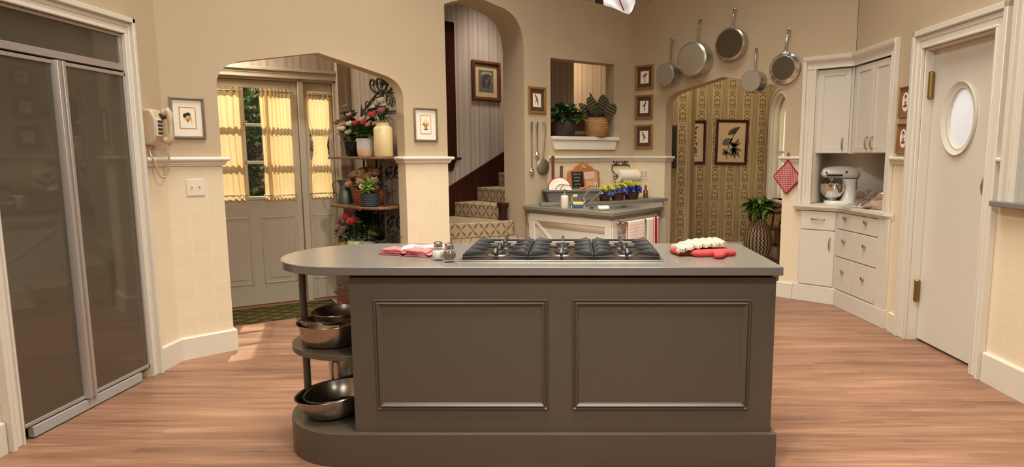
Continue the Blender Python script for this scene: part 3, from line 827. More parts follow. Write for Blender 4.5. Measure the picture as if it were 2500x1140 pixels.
for i in range(3):
    m = MB(); x0, x1 = -.447+.3*i, -.153+.3*i; z0, z1 = .024, .034
    if True:
        m.box(x0, x1, -.248, -.243, z0-.006, z0); m.box(x0, x1, .258, .263, z0, z1); m.box(x0, x0+.01, -.248, .263, z0, z1); m.box(x1-.01, x1, -.248, .263, z0, z1); m.box(x0, x1, .002, .013, z0, z1)
    xm = (x0+x1)/2
    for j in range(2):
        cy = -.125+.255*j
        # wedge plates reaching in from each side, one raised finger front and back
        for sx in (-1, 1):
            for dy in (-.062, .055):
                xe, xi = xm+sx*.145, xm+sx*.058; y_ = cy+dy
                m.add([(xe, y_-.030, .030), (xe, y_+.030, .030), (xe-sx*.022, y_+.022, .052), (xe-sx*.022, y_-.012, .052), (xi, y_+.010, .034), (xi, y_-.010, .034), (xe, y_-.030, .014), (xe, y_+.030, .014), (xi, y_+.010, .026), (xi, y_-.010, .026)],
                      [(0, 1, 2, 3), (3, 2, 4, 5), (0, 3, 5), (1, 4, 2), (0, 5, 9, 6), (1, 7, 8, 4), (5, 4, 8, 9), (6, 9, 8, 7), (0, 6, 7, 1)])
        for sy in (-1, 1):
            ye, yi = cy+sy*.120, cy+sy*.035
            m.prism([(ye, .012), (ye, .040), (ye-sy*.02, .056), (ye-sy*.045, .056), (yi, .036), (yi, .028), (ye-sy*.02, .022)], xm-.006, xm+.006, 'x')
    for cx_ in (x0+.005, x1-.005):
        for cy_ in (-.243, .258): m.box(cx_-.006, cx_+.006, cy_-.006, cy_+.006, .0075, z0)
    m.obj('grate', M_GRATE, ct, bevel=.0015)

# shakers
def shaker(x, y, label, fill, fillname):
    s = thing('salt_shaker' if fillname == 'salt' else 'pepper_shaker', label, 'shaker', (x, y, .92), 0, 'glass shakers on the island')
    prof = [(.021, 0), (.024, .003), (.0265, .012), (.030, .022), (.031, .032), (.029, .044), (.022, .056), (.0175, .062)]
    m = MB(); m.lathe([(0, .0)]+prof+[(.015, .062), (.020, .053), (.0265, .043), (.0285, .032), (.0275, .022), (.023, .012), (0, .009)], 32); m.obj('glass_body', M_THIN, s)
    m = MB(); m.lathe([(0, .0095), (.0225, .0125), (.027, .022), (.028, .032), (.0258, .044), (0, .046)], 28); m.obj(fillname, fill, s)
    m = MB(); m.lathe([(.019, .060), (.0205, .062), (.0205, .069), (.018, .070), (.018, .073), (.0205, .074), (.0205, .080), (.017, .085), (.008, .0875), (0, .088)], 28); m.obj('chrome_cap', M_CHROME, s)
    return s
shaker(-.62, 2.83, 'glass shaker full of white salt beside the pink napkins', pm('table_salt', (244, 238, 224), .9, var=.05, scale=200), 'salt')
shaker(-.560, 2.783, 'glass shaker of brown pepper next to the cooktop corner', pm('ground_pepper', (112, 92, 76), .9, var=.35, scale=300), 'pepper')

# folded napkins
def folded(name, label, mat, loc, rz, lx, ly, lay, th, seed, cat='napkin', group=None):
    rnd = random.Random(seed); o = thing(name, label, cat, loc, rz, group)
    for k in range(lay):
        m = MB(); a, b, ph = rnd.uniform(-.008, .008), rnd.uniform(-.006, .006), rnd.uniform(0, 6)
        def fn(u, v, s):
            ex = min(1, 6*min(u, 1-u)+.12); z = th*k+(th*.9 if s else .002)*ex+.003*math.sin(u*7+ph)*v*(k > 0)+.004*math.sin(v*5+ph)*(k > 0)*u
            return (a-lx/2+lx*u+.004*math.sin(v*6+ph), b-ly/2+ly*v+.003*math.sin(u*8+ph), max(z, .001))
        N = 14
        top = [fn(i/N, j/N, 1) for j in range(N+1) for i in range(N+1)]; bot = [fn(i/N, j/N, 0) for j in range(N+1) for i in range(N+1)]
        g = lambda i, j: j*(N+1)+i
        fs = [(g(i, j), g(i+1, j), g(i+1, j+1), g(i, j+1)) for i in range(N) for j in range(N)]
        m.add(top+bot, fs+[tuple(x+(N+1)**2 for x in f[::-1]) for f in fs]); q = (N+1)**2
        for i in range(N):
            m.add([top[g(i, 0)], top[g(i+1, 0)], bot[g(i+1, 0)], bot[g(i, 0)]], [(3, 2, 1, 0)]); m.add([top[g(i, N)], top[g(i+1, N)], bot[g(i+1, N)], bot[g(i, N)]], [(0, 1, 2, 3)])
            m.add([top[g(0, i)], top[g(0, i+1)], bot[g(0, i+1)], bot[g(0, i)]], [(0, 1, 2, 3)]); m.add([top[g(N, i)], top[g(N, i+1)], bot[g(N, i+1)], bot[g(N, i)]], [(3, 2, 1, 0)])
        m.obj('fold', mat, o, smooth=60)
    return o
folded('cloth_napkin', 'dusty rose napkin folded at the left of the island top', M_ROSECLOTH, (-.865, 3.02, .92), -.35, .135, .11, 3, .009, 3, group='napkins on the island')
folded('cloth_napkin', 'rose napkin folded thick just left of the salt shaker', M_ROSECLOTH, (-.735, 2.965, .92), -.25, .13, .10, 3, .011, 5, group='napkins on the island')
folded('cloth_napkin', 'white napkin with pink blocks draped over the rose napkins', M_PINKWHITE, (-.745, 3.055, .934), .12, .20, .12, 2, .010, 8, group='napkins on the island')

# oven mitts under a knitted pot holder
def mitt(label, loc, rz, mat):
    m = MB()
    ol = [(-.10, -.045), (-.02, -.052), (.06, -.052), (.095, -.04), (.108, -.01), (.10, .025), (.07, .045), (.02, .045), (.005, .05), (.03, .085), (.028, .105), (.008, .112), (-.015, .10), (-.04, .06), (-.055, .046), (-.10, .045)]
    n = len(ol)
    rows = []
    for s, h in ((1.0, .004), (1.05, .014), (1.0, .026), (.8, .033)):
        rows.append([(x*s, (y-.0)*s, h) for x, y in ol])
    bot = [(x*.9, y*.9, 0) for x, y in ol]
    vs = bot+[p for r in rows for p in r]; fs = [tuple(range(n))[::-1]]
    for i in range(4):
        for k in range(n): fs.append((i*n+k, i*n+(k+1) % n, (i+1)*n+(k+1) % n, (i+1)*n+k))
    fs.append(tuple(range(4*n, 5*n))); m.add(vs, fs)
    return tag(m.obj('oven_mitt', mat, None, loc, rz, smooth=80), label, 'oven mitt', 'red oven mitts on the island')
mitt('red oven mitt showing its thumb side under the knitted pot holder', (.585, 3.02, .92), .3, M_REDCLOTH)
mitt('red oven mitt reaching furthest right under the knitted pot holder', (.665, 2.965, .92), 3.35, M_REDCLOTH)
m = MB(); N = 24
def ph(u, v, s):
    x, y = (u-.5)*.25, (v-.5)*.175
    z = .010+.012*(1-abs(2*u-1)**3)*(1-abs(2*v-1)**3)+.003*math.sin(u*42)
    z += .016*u-.020*max(0, .35-u)*2+(.0 if s else -.016)
    return (x+.03*(v-.5), y, z)
tp = [ph(i/N, j/N, 1) for j in range(N+1) for i in range(N+1)]; bt = [ph(i/N, j/N, 0) for j in range(N+1) for i in range(N+1)]
g = lambda i, j: j*(N+1)+i
fs = [(g(i, j), g(i+1, j), g(i+1, j+1), g(i, j+1)) for i in range(N) for j in range(N)]; K = (N+1)**2
fs += [tuple(x+K for x in f[::-1]) for f in fs]
for i in range(N):
    fs += [(g(i, 0), K+g(i, 0), K+g(i+1, 0), g(i+1, 0)), (g(i, N), g(i+1, N), K+g(i+1, N), K+g(i, N)), (g(0, i), g(0, i+1), K+g(0, i+1), K+g(0, i)), (g(N, i), K+g(N, i), K+g(N, i+1), g(N, i+1))]
m.add(tp+bt, fs)
pk = thing('pot_holder', 'cream knitted pot holder with grey flecks lying on the red mitts', 'pot holder', (.615, 3.035, .958), .22)
m.obj('knit_pad', M_KNIT, pk, smooth=80)
m = MB(); m.tube([(-.125, -.02, .004), (-.15, -.03, .006), (-.152, -.015, .006), (-.125, -.005, .005)], .003, 6); m.obj('hanging_loop', M_KNIT, pk)

# bowls on the open end
def bowl(m, r, h, t=.002, foot=.45, tilt=0):
    pr = [(r*foot, 0), (r*(foot*.4+.54), h*.08), (r*(foot*.3+.745), h*.42), (r*.96, h*.75), (r, h*.97), (r+.007, h), (r+.006, h+.002), (r-.001, h*.985)]
    inn = [(r*.96-t, h*.75), (r*(foot*.3+.745)-t, h*.43), (r*(foot*.4+.53), h*.10), (r*foot, .004), (0, .004)]
    return m.lathe([(0, 0)]+pr+inn, 48)
def bowl_at(label, r, h, loc, tilt=(0, 0), mat=None, group='mixing bowls on the island shelves', name='mixing_bowl', foot=.45):
    m = MB(); bowl(m, r, h, foot=foot); o = m.obj(name, mat or M_STEELDK, None, loc); o.rotation_euler = (tilt[0], tilt[1], 0)
    return tag(o, label, 'bowl', group)
bowl_at('largest steel bowl on the bottom shelf of the island end', .170, .105, (-1.15, 2.90, .165), (0, -.08))
bowl_at('smaller steel bowl nested in the bottom shelf bowl', .148, .088, (-1.135, 2.905, .186), (.03, -.08))
bowl_at('wide steel bowl standing on the middle island shelf', .158, .110, (-1.16, 2.935, .500), foot=.66)
def clear_bowl(label, r, h, loc):
    m = MB(); bowl(m, r, h, .003); return tag(m.obj('mixing_bowl', M_THIN, None, loc), label, 'bowl', 'mixing bowls on the island shelves')
clear_bowl('clear glass bowl nested in the middle shelf bowl', .160, .062, (-1.165, 2.935, .580))
bowl_at('small shiny steel bowl on top of the middle shelf stack', .122, .058, (-1.13, 2.93, .603))

# boxes on the middle shelf, stock pot below
bx = thing('cookie_box', 'pale red and pink printed box behind the middle shelf bowls', 'box', (-1.17, 3.20, .50), -.30)
m = MB(); m.box(-.055, .055, -.03, .03, 0, .30)
def boxprint():
    t = NT('printed_pink_red_box'); x, y, z = t.xyz()
    n = t.noise(16, 4)
    c = t.ramp(t.m_('MULTIPLY', z, 3.3), [(0, rgb((176, 112, 96))), (.25, rgb((188, 118, 100))), (.5, rgb((178, 98, 84))), (.78, rgb((168, 140, 128))), (1, rgb((186, 168, 156)))])
    c2 = t.mix(t.m_('GREATER_THAN', n, .56), c, rgb((222, 186, 160)))
    f = t.m_('LESS_THAN', z, .15)
    return t.fin(t.mix(f, c, c2), .45)
m.obj('carton', boxprint(), bx, bevel=.002)
def text_mesh(body, size, mat, name, parent, loc, rot, shear=.3, ext=.0005):
    c = bpy.data.curves.new(name, 'FONT'); c.body = body; c.size = size; c.extrude = ext; c.shear = shear; c.align_x = 'CENTER'
    o = bpy.data.objects.new('tmp', c); COL.objects.link(o)
    bpy.context.view_layer.update()
    me = bpy.data.meshes.new_from_object(o.evaluated_get(bpy.context.evaluated_depsgraph_get()))
    COL.objects.unlink(o); bpy.data.objects.remove(o); me.name = name; me.materials.clear(); me.materials.append(mat)
    q = bpy.data.objects.new(name, me); COL.objects.link(q); q.parent = parent; q.location = loc; q.rotation_euler = rot
    return q
M_LET = pm('cream_lettering', (236, 222, 200), .6, var=.02)
text_mesh('the', .030, M_LET, 'lettering', bx, (-.005, -.0315, .262), (rad(90), 0, 0))
text_mesh('Catop', .046, M_LET, 'lettering', bx, (0, -.0315, .215), (rad(90), 0, 0))
text_mesh('Q', .05, M_LET, 'lettering', bx, (.022, -.0315, .165), (rad(90), 0, 0))
b2 = thing('cracker_box', 'dark red box standing against the island body on the middle shelf', 'box', (-1.045, 3.10, .50), -.1)
m = MB(); m.box(-.045, .045, -.075, .075, 0, .315); m.obj('carton', pm('dark_red_carton', (92, 20, 20), .45, var=.1), b2, bevel=.002)
sp = thing('stock_pot', 'tall shiny stock pot behind the bottom shelf bowls', 'pot', (-1.165, 3.19, .158))
m = MB(); m.lathe([(0, 0), (.114, 0), (.120, .006), (.120, .280), (.124, .284), (.118, .286), (.116, .01), (0, .008)], 40); m.obj('pot_body', M_STEEL, sp)
m = MB(); m.M = Matrix.Rotation(-.42, 4, 'Z'); m.box(-.014, .014, -.126, -.118, .19, .27)
for z in (.205, .23, .255): m.ell((0, -.125, z), (.005, .004, .005), 8, 6)
m.obj('rivet_plate', M_STEELDK, sp)
m = MB(); m.M = Matrix.Rotation(-.42, 4, 'Z'); m.tube([(0, -.124, .20), (0, -.142, .195), (0, -.146, .15), (0, -.142, .06)], .005, 8); m.obj('drop_handle', M_STEEL, sp)

# ---------------------------------------------------------------- refrigerator
fr = thing('refrigerator', 'built in side by side refrigerator with smoky gloss doors', 'refrigerator', LW.loc(), LW.a)
m = MB(); m.box(1.897, 2.824, .035, .62, .06, 2.11); m.obj('cabinet', M_DARK, fr)
m = MB(); m.box(1.90, 2.82, .01, .03, 1.935, 2.095); m.obj('grille_panel', M_FRIDGE, fr)
m = MB(); m.box(1.897, 2.827, -.004, .034, 2.095, 2.112); m.box(1.897, 2.827, -.004, .034, 1.898, 1.936); m.box(2.806, 2.827, -.002, .034, 1.936, 2.095); m.box(1.897, 1.915, -.002, .034, 1.936, 2.095); m.obj('grille_frame', M_ALU, fr, bevel=.002)
for x0, x1, hx in ((1.899, 2.30, 1), (2.335, 2.827, 0)):
    m = MB(); m.box(x0+.015, x1-.005, .002, .03, .085, 1.866); d = m.obj('door', M_FRIDGE, fr, bevel=.001)
    m = MB(); m.box(x0, x1, -.006, .032, .068, .086); m.box(x0, x1, -.006, .032, 1.866, 1.886); m.box(x0, x0+.018, -.006, .032, .068, 1.886)
    if x1 > 2.5: m.box(x1-.012, x1, -.006, .032, .068, 1.886)
    m.obj('door_frame', M_ALU, d, bevel=.002)
    m = MB()
    if hx: m.prism([(x1-.002, .03), (x1-.002, -.012), (x1+.006, -.030), (x1+.024, -.030), (x1+.030, -.012), (x1+.030, .03)], .066, 1.886)
    else: m.prism([(x0-.002, .03), (x0-.002, -.012), (x0+.004, -.030), (x0+.022, -.030), (x0+.030, -.012), (x0+.030, .03)], .066, 1.886)
    m.obj('full_height_handle', M_ALU, d, bevel=.002)
m = MB(); m.box(1.955, 2.74, -.012, .02, .006, .060); m.obj('toe_kick', M_KICK, fr, bevel=.002)
for x in (1.915, 2.785):
    m = MB(); m.lathe([(.02, 0), (.02, .03), (.012, .03), (.012, .062)], 12, (x, .05, 0)); m.obj('levelling_foot', M_STEELDK, fr)

# ---------------------------------------------------------------- wall telephone
ph_ = thing('wall_telephone', 'beige wall telephone with curled cord beside the refrigerator surround', 'telephone', LW.w(3.0, 0, 1.46), LW.a)
m = MB(); m.prism([(0, .0), (0, .225), (-.055, .225), (-.082, .17), (-.082, .06), (-.05, .0)], -.05, .05, 'x'); m.obj('body', M_PHONE, ph_, bevel=.012)
m = MB(); m.prism([(-.078, .055), (-.078, .165), (-.092, .165), (-.092, .055)], -.046, .0, 'x'); kp = m.obj('keypad', M_WHITEPL, ph_, bevel=.003)
m = MB()
for i in range(3):
    for j in range(4): m.box(-.042+.014*i, -.032+.014*i, -.097, -.090, .068+.024*j, .082+.024*j)
m.obj('keys', M_KEYS, kp)
m = MB(); m.tube([(.026, -.10, .205), (.026, -.118, .215), (.026, -.126, .20), (.026, -.128, .15), (.026, -.128, .09), (.026, -.124, .04), (.026, -.110, .022), (.026, -.095, .03)], [.020, .024, .020, .014, .014, .020, .024, .020], 14); m.ell((.026, -.096, .205), (.024, .022, .022)); m.ell((.026, -.098, .03), (.025, .024, .024)); m.obj('handset', M_PHONE, ph_, smooth=70)
m = MB(); m.box(.005, .046, -.095, -.07, .165, .20); m.obj('cradle', M_KEYS, ph_, bevel=.004)
def coil(path, n, r):
    import bisect
    pts = [Vector(p) for p in path]; out = []
    segs = [(pts[i+1]-pts[i]).length for i in range(len(pts)-1)]; tot = sum(segs)
    for k in range(n*7+1):
        s = tot*k/(n*7); i = 0
        while i < len(segs)-1 and s > segs[i]: s -= segs[i]; i += 1
        d = (pts[i+1]-pts[i]).normalized(); p = pts[i]+d*s; a = d.orthogonal().normalized(); b = d.cross(a)
        an = 2*PI*k/7; out.append(p+(a*math.cos(an)+b*math.sin(an))*r)
    return out
pth = [(.03, -.108, .0), (.028, -.10, -.05), (.03, -.10, -.10), (.025, -.09, -.17), (.005, -.08, -.205), (-.02, -.07, -.20), (-.035, -.06, -.15), (-.045, -.05, -.09), (-.05, -.04, -.07)]
m = MB(); m.tube(coil(pth[1:], 58, .0055), .0022, 5); m.tube([(.028, -.10, .02), (.03, -.108, -.02), (.028, -.10, -.055)], .003, 6); m.tube([(-.05, -.04, -.07), (-.03, -.02, -.03), (-.01, -.02, .01)], .003, 6); m.obj('cord', M_PHONE, ph_)

# light switch
sw = thing('light_switch', 'ivory double toggle switch plate on the tile left of the hall arch', 'switch', A.w(.161, 0, 1.18), A.a)
m = MB(); m.box(-.055, .055, -.007, 0, -.058, .058); m.obj('plate', M_WHITEPL, sw, bevel=.004)
for x in (-.023, .023):
    m = MB(); m.prism([(-.007, -.004), (-.018, .012), (-.022, .008), (-.007, .006+.006), (-.006, -.006)], x-.005, x+.005, 'x'); m.obj('toggle', M_WHITEPL, sw)

# outlet between the sink and the dining arch
ou = thing('wall_outlet', 'ivory outlet plate on the tile right of the paper towels', 'outlet', D.w(.14, 0, 1.18), D.a)
m = MB(); m.box(-.057, .057, -.006, 0, -.06, .06); m.obj('plate', M_WHITEPL, ou, bevel=.003)
m = MB(); m.box(-.040, -.008, -.009, -.006, -.034, .034); m.box(.008, .04, -.009, -.006, -.034, .034); m.obj('sockets', pm('cream_socket', (206, 190, 160), .5), ou, bevel=.002)
# ---------------------------------------------------------------- framed pictures
def picture(label, f, x, z, w_, h, fw, fd, mframe, mmat, mw, art, parent_group=None, name='framed_picture', off=0.0, tilt=0.0, inner=None, paper=None):
    o = thing(name, label, 'picture', f.w(x, off, z), f.a, parent_group)
    m = MB(); a, b = w_/2, h/2
    for (pr0, pr1, e0, e1) in ((fd*.8, 0, 0, fw*.3), (fd, 0, fw*.25, fw*.65), (fd*.6, 0, fw*.6, fw)):
        m.box(-a+e0, a-e0, -pr0, 0, b-e1, b-e0); m.box(-a+e0, a-e0, -pr0, 0, -b+e0, -b+e1); m.box(-a+e0, -a+e1, -pr0, 0, -b+e1, b-e1); m.box(a-e1, a-e0, -pr0, 0, -b+e1, b-e1)
    m.obj('frame', mframe, o, bevel=.0015)
    m = MB(); m.box(-a+fw*.9, a-fw*.9, -.004, 0, -b+fw*.9, b-fw*.9); m.obj('mat_board', mmat, o)
    m = MB(); iw, ih = a-fw-mw[0], b-fw-mw[1]
    if inner:
        q = MB(); q.box(-iw-.006, iw+.006, -.0046, -.004, -ih-.006, ih+.006); q.obj('inner_border', inner, o)
    if art != 'oval': m.box(-iw, iw, -.0052, -.004, -ih, ih)
    else: m.prism([(iw*math.cos(2*PI*k/32), ih*math.sin(2*PI*k/32)) for k in range(32)], -.0052, -.004, 'y')
    pr = m.obj('print', paper or M_PAPER, o)
    return o, iw, ih
def draw(o, shapes, mat, name='drawing', y=-.0056):
    m = MB()
    for sh in shapes: m.prism(sh, y, -.0050, 'y')
    return m.obj(name, mat, o, smooth=0)
def blob(cx, cz, rx, rz, ang=0, n=14):
    c, s = math.cos(ang), math.sin(ang)
    return [(cx+rx*math.cos(2*PI*k/n)*c-rz*math.sin(2*PI*k/n)*s, cz+rx*math.cos(2*PI*k/n)*s+rz*math.sin(2*PI*k/n)*c) for k in range(n)]
def stroke(pts, wd):
    L_, R_ = [], []
    for i, p in enumerate(pts):
        a = pts[max(0, i-1)]; b = pts[min(len(pts)-1, i+1)]; d = math.hypot(b[0]-a[0], b[1]-a[1]) or 1
        w_ = wd[i] if isinstance(wd, (list, tuple)) else wd
        nx, nz = -(b[1]-a[1])/d*w_/2, (b[0]-a[0])/d*w_/2
        L_.append((p[0]+nx, p[1]+nz)); R_.append((p[0]-nx, p[1]-nz))
    return L_+R_[::-1]
# flowers in silver frames either side of the hall arch
o, iw, ih = picture('silver framed print of a dark and orange flower above the light switch', A, .144, 1.644, .205, .272, .018, .02, M_SILVERFR, M_MATTE, (.040, .052), 'sq', 'silver framed flower prints', inner=M_INKOCHRE, off=-.001)
draw(o, [blob(-.012, .02, .016, .012, .5), blob(.006, .026, .014, .011, -.6), blob(-.018, .012, .008, .012)], M_INK); draw(o, [blob(-.008, -.006, .006, .022, .3), blob(.004, -.008, .006, .022, -.1), blob(.012, -.004, .005, .018, -.5)], M_INKOCHRE, 'petals'); draw(o, [stroke([(.016, .018), (.022, -.005), (.024, -.034)], .003)], M_INKGREY, 'stem')
o, iw, ih = picture('silver framed print of a yellow leafed plant on the column right of the hall arch', A, 1.971, 1.661, .232, .287, .016, .022, M_SILVERFR, M_MATTE, (.052, .052), 'sq', 'silver framed flower prints', inner=M_INKOCHRE, off=-.001)
draw(o, [stroke([(0, -.03), (x*.6, .0), (x, z)], [.003, .013, .002]) for x, z in ((-.03, .03), (-.012, .045), (.008, .04), (.026, .028), (.034, .006), (-.038, .004))], M_INKOCHRE); draw(o, [blob(0, -.04, .024, .007), blob(.004, -.032, .008, .012)], M_INKGREY, 'pot')
# gold framed birds
def bird(o, kind):
    if kind == 0: draw(o, [stroke([(-.022, .05), (-.010, .03), (.006, -.005), (.020, -.055)], [.012, .022, .020, .003]), blob(-.022, .052, .010, .009)], M_INKRED); draw(o, [stroke([(-.012, .0), (-.016, -.03)], .008), stroke([(.0, .02), (.014, -.01)], .012)], M_INK, 'wing')
    if kind == 1: draw(o, [blob(.006, .022, .030, .016, .75), stroke([(-.02, .02), (-.026, -.004)], [.012, .004])], M_INKRED); draw(o, [stroke([(.004, .0), (-.002, -.02), (.006, -.036), (.010, -.048), (-.002, -.052), (-.008, -.044)], .008)], M_INK, 'neck')
    if kind == 2: draw(o, [stroke([(.022, .052), (.012, .03), (-.002, .008), (-.024, .018)], [.008, .018, .024, .004]), blob(.02, .05, .009, .01)], M_INK); draw(o, [stroke([(.0, .0), (.014, -.025), (-.006, -.05)], [.01, .014, .004])], M_INKGREY, 'branch')
    if kind == 3: draw(o, [stroke([(-.022, .048), (-.008, .02), (.010, -.004), (.030, -.03)], [.010, .026, .018, .003]), blob(-.02, .05, .009, .009)], M_INKGREY); draw(o, [stroke([(.0, .0), (-.006, -.03), (-.016, -.046)], [.014, .010, .006])], M_INKRED, 'branch')
for k, (f, x, z, lab) in enumerate(((A, 3.275, 1.949, 'gold framed red parrot print above the hanging spoons'), (D, .129, 2.262, 'gold framed long necked bird print, topmost of the three beside the dining arch'), (D, .127, 1.935, 'gold framed perched bird print, middle of the three beside the dining arch'), (D, .130, 1.603, 'gold framed long tailed bird print, lowest of the three beside the dining arch'))):
    o, iw, ih = picture(lab, f, x, z, .238, .27, .026, .02, M_GOLD, M_MATBROWN, (.038, .042), 'sq', 'gold framed bird prints', off=-.001)
    o.rotation_euler.y = (0, .0, .01, -.01)[k]
    bird(o, k)
# two ovals by the swing door
for z, lab in ((1.80, 'small gilt framed oval portrait, upper of the two by the swing door'), (1.525, 'small gilt framed oval portrait, lower of the two by the swing door')):
    o, iw, ih = picture(lab, R, .86, z, .165, .235, .016, .018, M_GOLD, M_MATROSE, (.022, .03), 'oval', 'oval portraits by the swing door', off=-.001)
    draw(o, [blob(.0, .035, .016, .02)], M_INK, 'hair'); draw(o, [blob(.0, .024, .010, .013)], pm('portrait_skin', (206, 168, 140), .8), 'face', -.0059); draw(o, [blob(.0, -.03, .03, .012), stroke([(-.012, .005), (.0, -.02), (.012, .005)], .016)], M_INKRED, 'dress')
# stair picture
o, iw, ih = picture('brown framed landscape print hanging on the striped stair wall', S, .848, 2.232, .40, .445, .045, .03, M_BROWNFRAME, M_MATTAN, (.05, .055), 'sq', off=-.001, paper=pm('dark_landscape_print', (104, 98, 80), .8, var=.35, scale=18))
draw(o, [blob(0, .05, .06, .03, .4), blob(-.03, -.03, .03, .05, .2), blob(.04, -.02, .02, .06, -.3)], M_INK, 'hills'); draw(o, [blob(.01, .085, .08, .02)], pm('print_sky', (150, 146, 130), .8), 'sky')
# dining room pictures
def at_plane(f, px, py):
    pass
o, iw, ih = picture('dark framed duck print on the near dining room wall', DW, .60, 1.50, .46, .52, .06, .03, pm('pewter_black_frame', (62, 56, 46), .4, var=.2), M_PAPERTAN, (.0, .0), 'sq', off=-.001, paper=M_PAPER)
draw(o, [blob(.07, -.05, .085, .034, .05), stroke([(.125, -.04), (.135, .0), (.12, .03), (.135, .05)], [.05, .035, .03, .03]), blob(.14, .055, .026, .02), stroke([(.155, .052), (.185, .04)], [.012, .004])], M_INKGREY, 'duck')
o, iw, ih = picture('dark red framed print of a tall broad leafed plant on the far dining wall', DB, 1.328, 1.575, .455, .625, .036, .028, M_DKFRAME, M_PAPERTAN, (0, 0), 'sq', 'dining room plant prints', off=-.001, paper=M_PAPERTAN)
o.rotation_euler.y = .02
def lf(x0, z0, x1, z1, w_, n=9):
    dx, dz = x1-x0, z1-z0; L_ = math.hypot(dx, dz); nx, nz = -dz/L_, dx/L_; up = []; dn = []
    for i in range(n+1):
        t = i/n; h = w_*math.sin(PI*t**.8)*.5; up.append((x0+dx*t+nx*h, z0+dz*t+nz*h)); dn.append((x0+dx*t-nx*h, z0+dz*t-nz*h))
    return up+dn[1:-1][::-1]
draw(o, [stroke([(-.06, -.24), (-.055, -.12), (-.02, -.0), (.05, .15)], .014), lf(-.06, .10, .115, .22, .085), lf(-.13, -.03, .02, .05, .10), lf(-.02, -.01, .07, -.05, .06)] + [lf(.03, -.07, x, z, w_) for x, z, w_ in ((.11, .06, .05), (.14, -.0, .035), (.15, -.12, .045), (.13, -.22, .05), (.06, -.24, .055), (.0, -.22, .045), (-.03, -.13, .04), (.0, .0, .035))] + [lf(-.06, -.13, x, z, .04) for x, z in ((-.13, -.10), (-.14, -.17), (-.10, -.20), (-.0, -.19))], M_INKGREY, 'plant')
draw(o, [lf(-.04, .115, .11, .215, .03)], M_INK, 'shade', -.006)
o, iw, ih = picture('dark red framed print of small twigs half hidden by the near dining wall', DB, .755, 1.575, .42, .61, .036, .028, M_DKFRAME, M_PAPERTAN, (0, 0), 'sq', 'dining room plant prints', off=-.001, paper=M_PAPERTAN)
rnd = random.Random(4)
draw(o, [stroke([(.05+rnd.uniform(-.04, .03), z), (.05+rnd.uniform(-.03, .05), z+.02)], .013) for z in [-.22+.022*i for i in range(20)] for _ in range(2)], M_INK, 'twigs')

# ---------------------------------------------------------------- plants
def rv(r, a=-1, b=1): return r.uniform(a, b)
def foliage(mb, rnd, n, c, ex, L, W, up=.4, bend=.4, tip=.62):
    for _ in range(n):
        d = Vector((rv(rnd), rv(rnd), rv(rnd, -.5, 1)))
        while d.length > 1 or d.length < .2: d = Vector((rv(rnd), rv(rnd), rv(rnd, -.5, 1)))
        p = Vector((c[0]+d.x*ex[0], c[1]+d.y*ex[1], c[2]+d.z*ex[2]))
        dr = (d.normalized()+Vector((rv(rnd)*.5, rv(rnd)*.5, up+rv(rnd)*.4)))
        k = rnd.uniform(.7, 1.2)
        mb.leaf(p-dr.normalized()*L*.4, dr, Vector((rv(rnd)*.4, rv(rnd)*.4, 1)), L*k, W*k, bend, .15, 5, tip)
def blossom(mb, c, r, d, rnd, rings=3):
    d = Vector(d).normalized(); a = d.orthogonal().normalized(); b = d.cross(a)
    for k in range(rings):
        n = 6-k; t = .25+.55*(1-k/max(1, rings))
        for i in range(n):
            an = 2*PI*(i+.5*k)/n+rnd.uniform(-.2, .2); o = a*math.cos(an)+b*math.sin(an)
            mb.leaf(Vector(c)+o*r*.06, o*t+d*(1.0-t+.12), d, r*(1.0-.12*k), r*1.15, -.45, .3, 5, .72)
    mb.ell(tuple(Vector(c)+d*r*.18), r*.24, 8, 5)
def flowers(o, pts, r, mats, rnd, name='blossom', rings=3):
    for i, p in enumerate(pts):
        m = MB(); d = Vector((p[0]*2, p[1]*2-.4, .8)) if len(p) < 4 else Vector(p[3])
        blossom(m, p[:3], r*rnd.uniform(.85, 1.15), d, rnd, rings); m.obj(name, mats[i % len(mats)], o, smooth=80)

# baker's rack against the hall side wall
rk = thing('plant_rack', 'black wrought iron corner rack with brown wood shelves in the hall', 'plant rack', HS.loc(), HS.a)
SHELF = [(.22, -.012), (.87, -.012), (.885, -.10), (.93, -.19), (.955, -.26), (.93, -.33), (.86, -.385), (.74, -.415), (.58, -.425), (.40, -.42), (.28, -.41), (.215, -.385), (.19, -.34), (.20, -.25)]
for z in (1.362, .930, .50, .12):
    m = MB(); m.prism(SHELF, z, z+.023); m.obj('shelf', M_SHELFWOOD, rk, bevel=.006)
def curve(p, k=6):
    p = [Vector(x) for x in p]; out = []
    for i in range(len(p)-1):
        a, b, c, d = p[max(0, i-1)], p[i], p[i+1], p[min(len(p)-1, i+2)]
        for j in range(k):
            t = j/k; out.append(.5*((2*b)+(c-a)*t+(2*a-5*b+4*c-d)*t*t+(3*b-a-3*c+d)*t**3))
    return out+[p[-1]]
def bar(pts, r=.008, nm='post', n=8):
    if nm == 'scroll' and len(pts) < 12: pts = curve(pts)
    q = MB(); q.tube(pts, r, n); q.obj(nm, M_IRON, rk)
for x in (.24, .86): bar([(x, -.03, 0), (x, -.03, 1.74)], .009)
bar([(.44, -.03, .5), (.44, -.03, 1.36)])
bar([(.90, -.27, 0), (.90, -.27, 1.36)]); bar([(.27, -.37, 0), (.27, -.37, .5)])
bar([(.24, -.03, 1.79), (.86, -.03, 1.79)], .007, 'rail'); bar([(.24, -.03, 1.79), (.50, -.03, 1.96), (.58, -.03, 1.985), (.64, -.03, 1.96), (.86, -.03, 1.79)], .008, 'crest_bow')
for x in (.24, .86):
    m = MB(); m.lathe([(.010, 1.73), (.015, 1.76), (.012, 1.82), (0, 1.88)], 8, (x, -.03, 0)); m.obj('finial', M_IRON, rk)
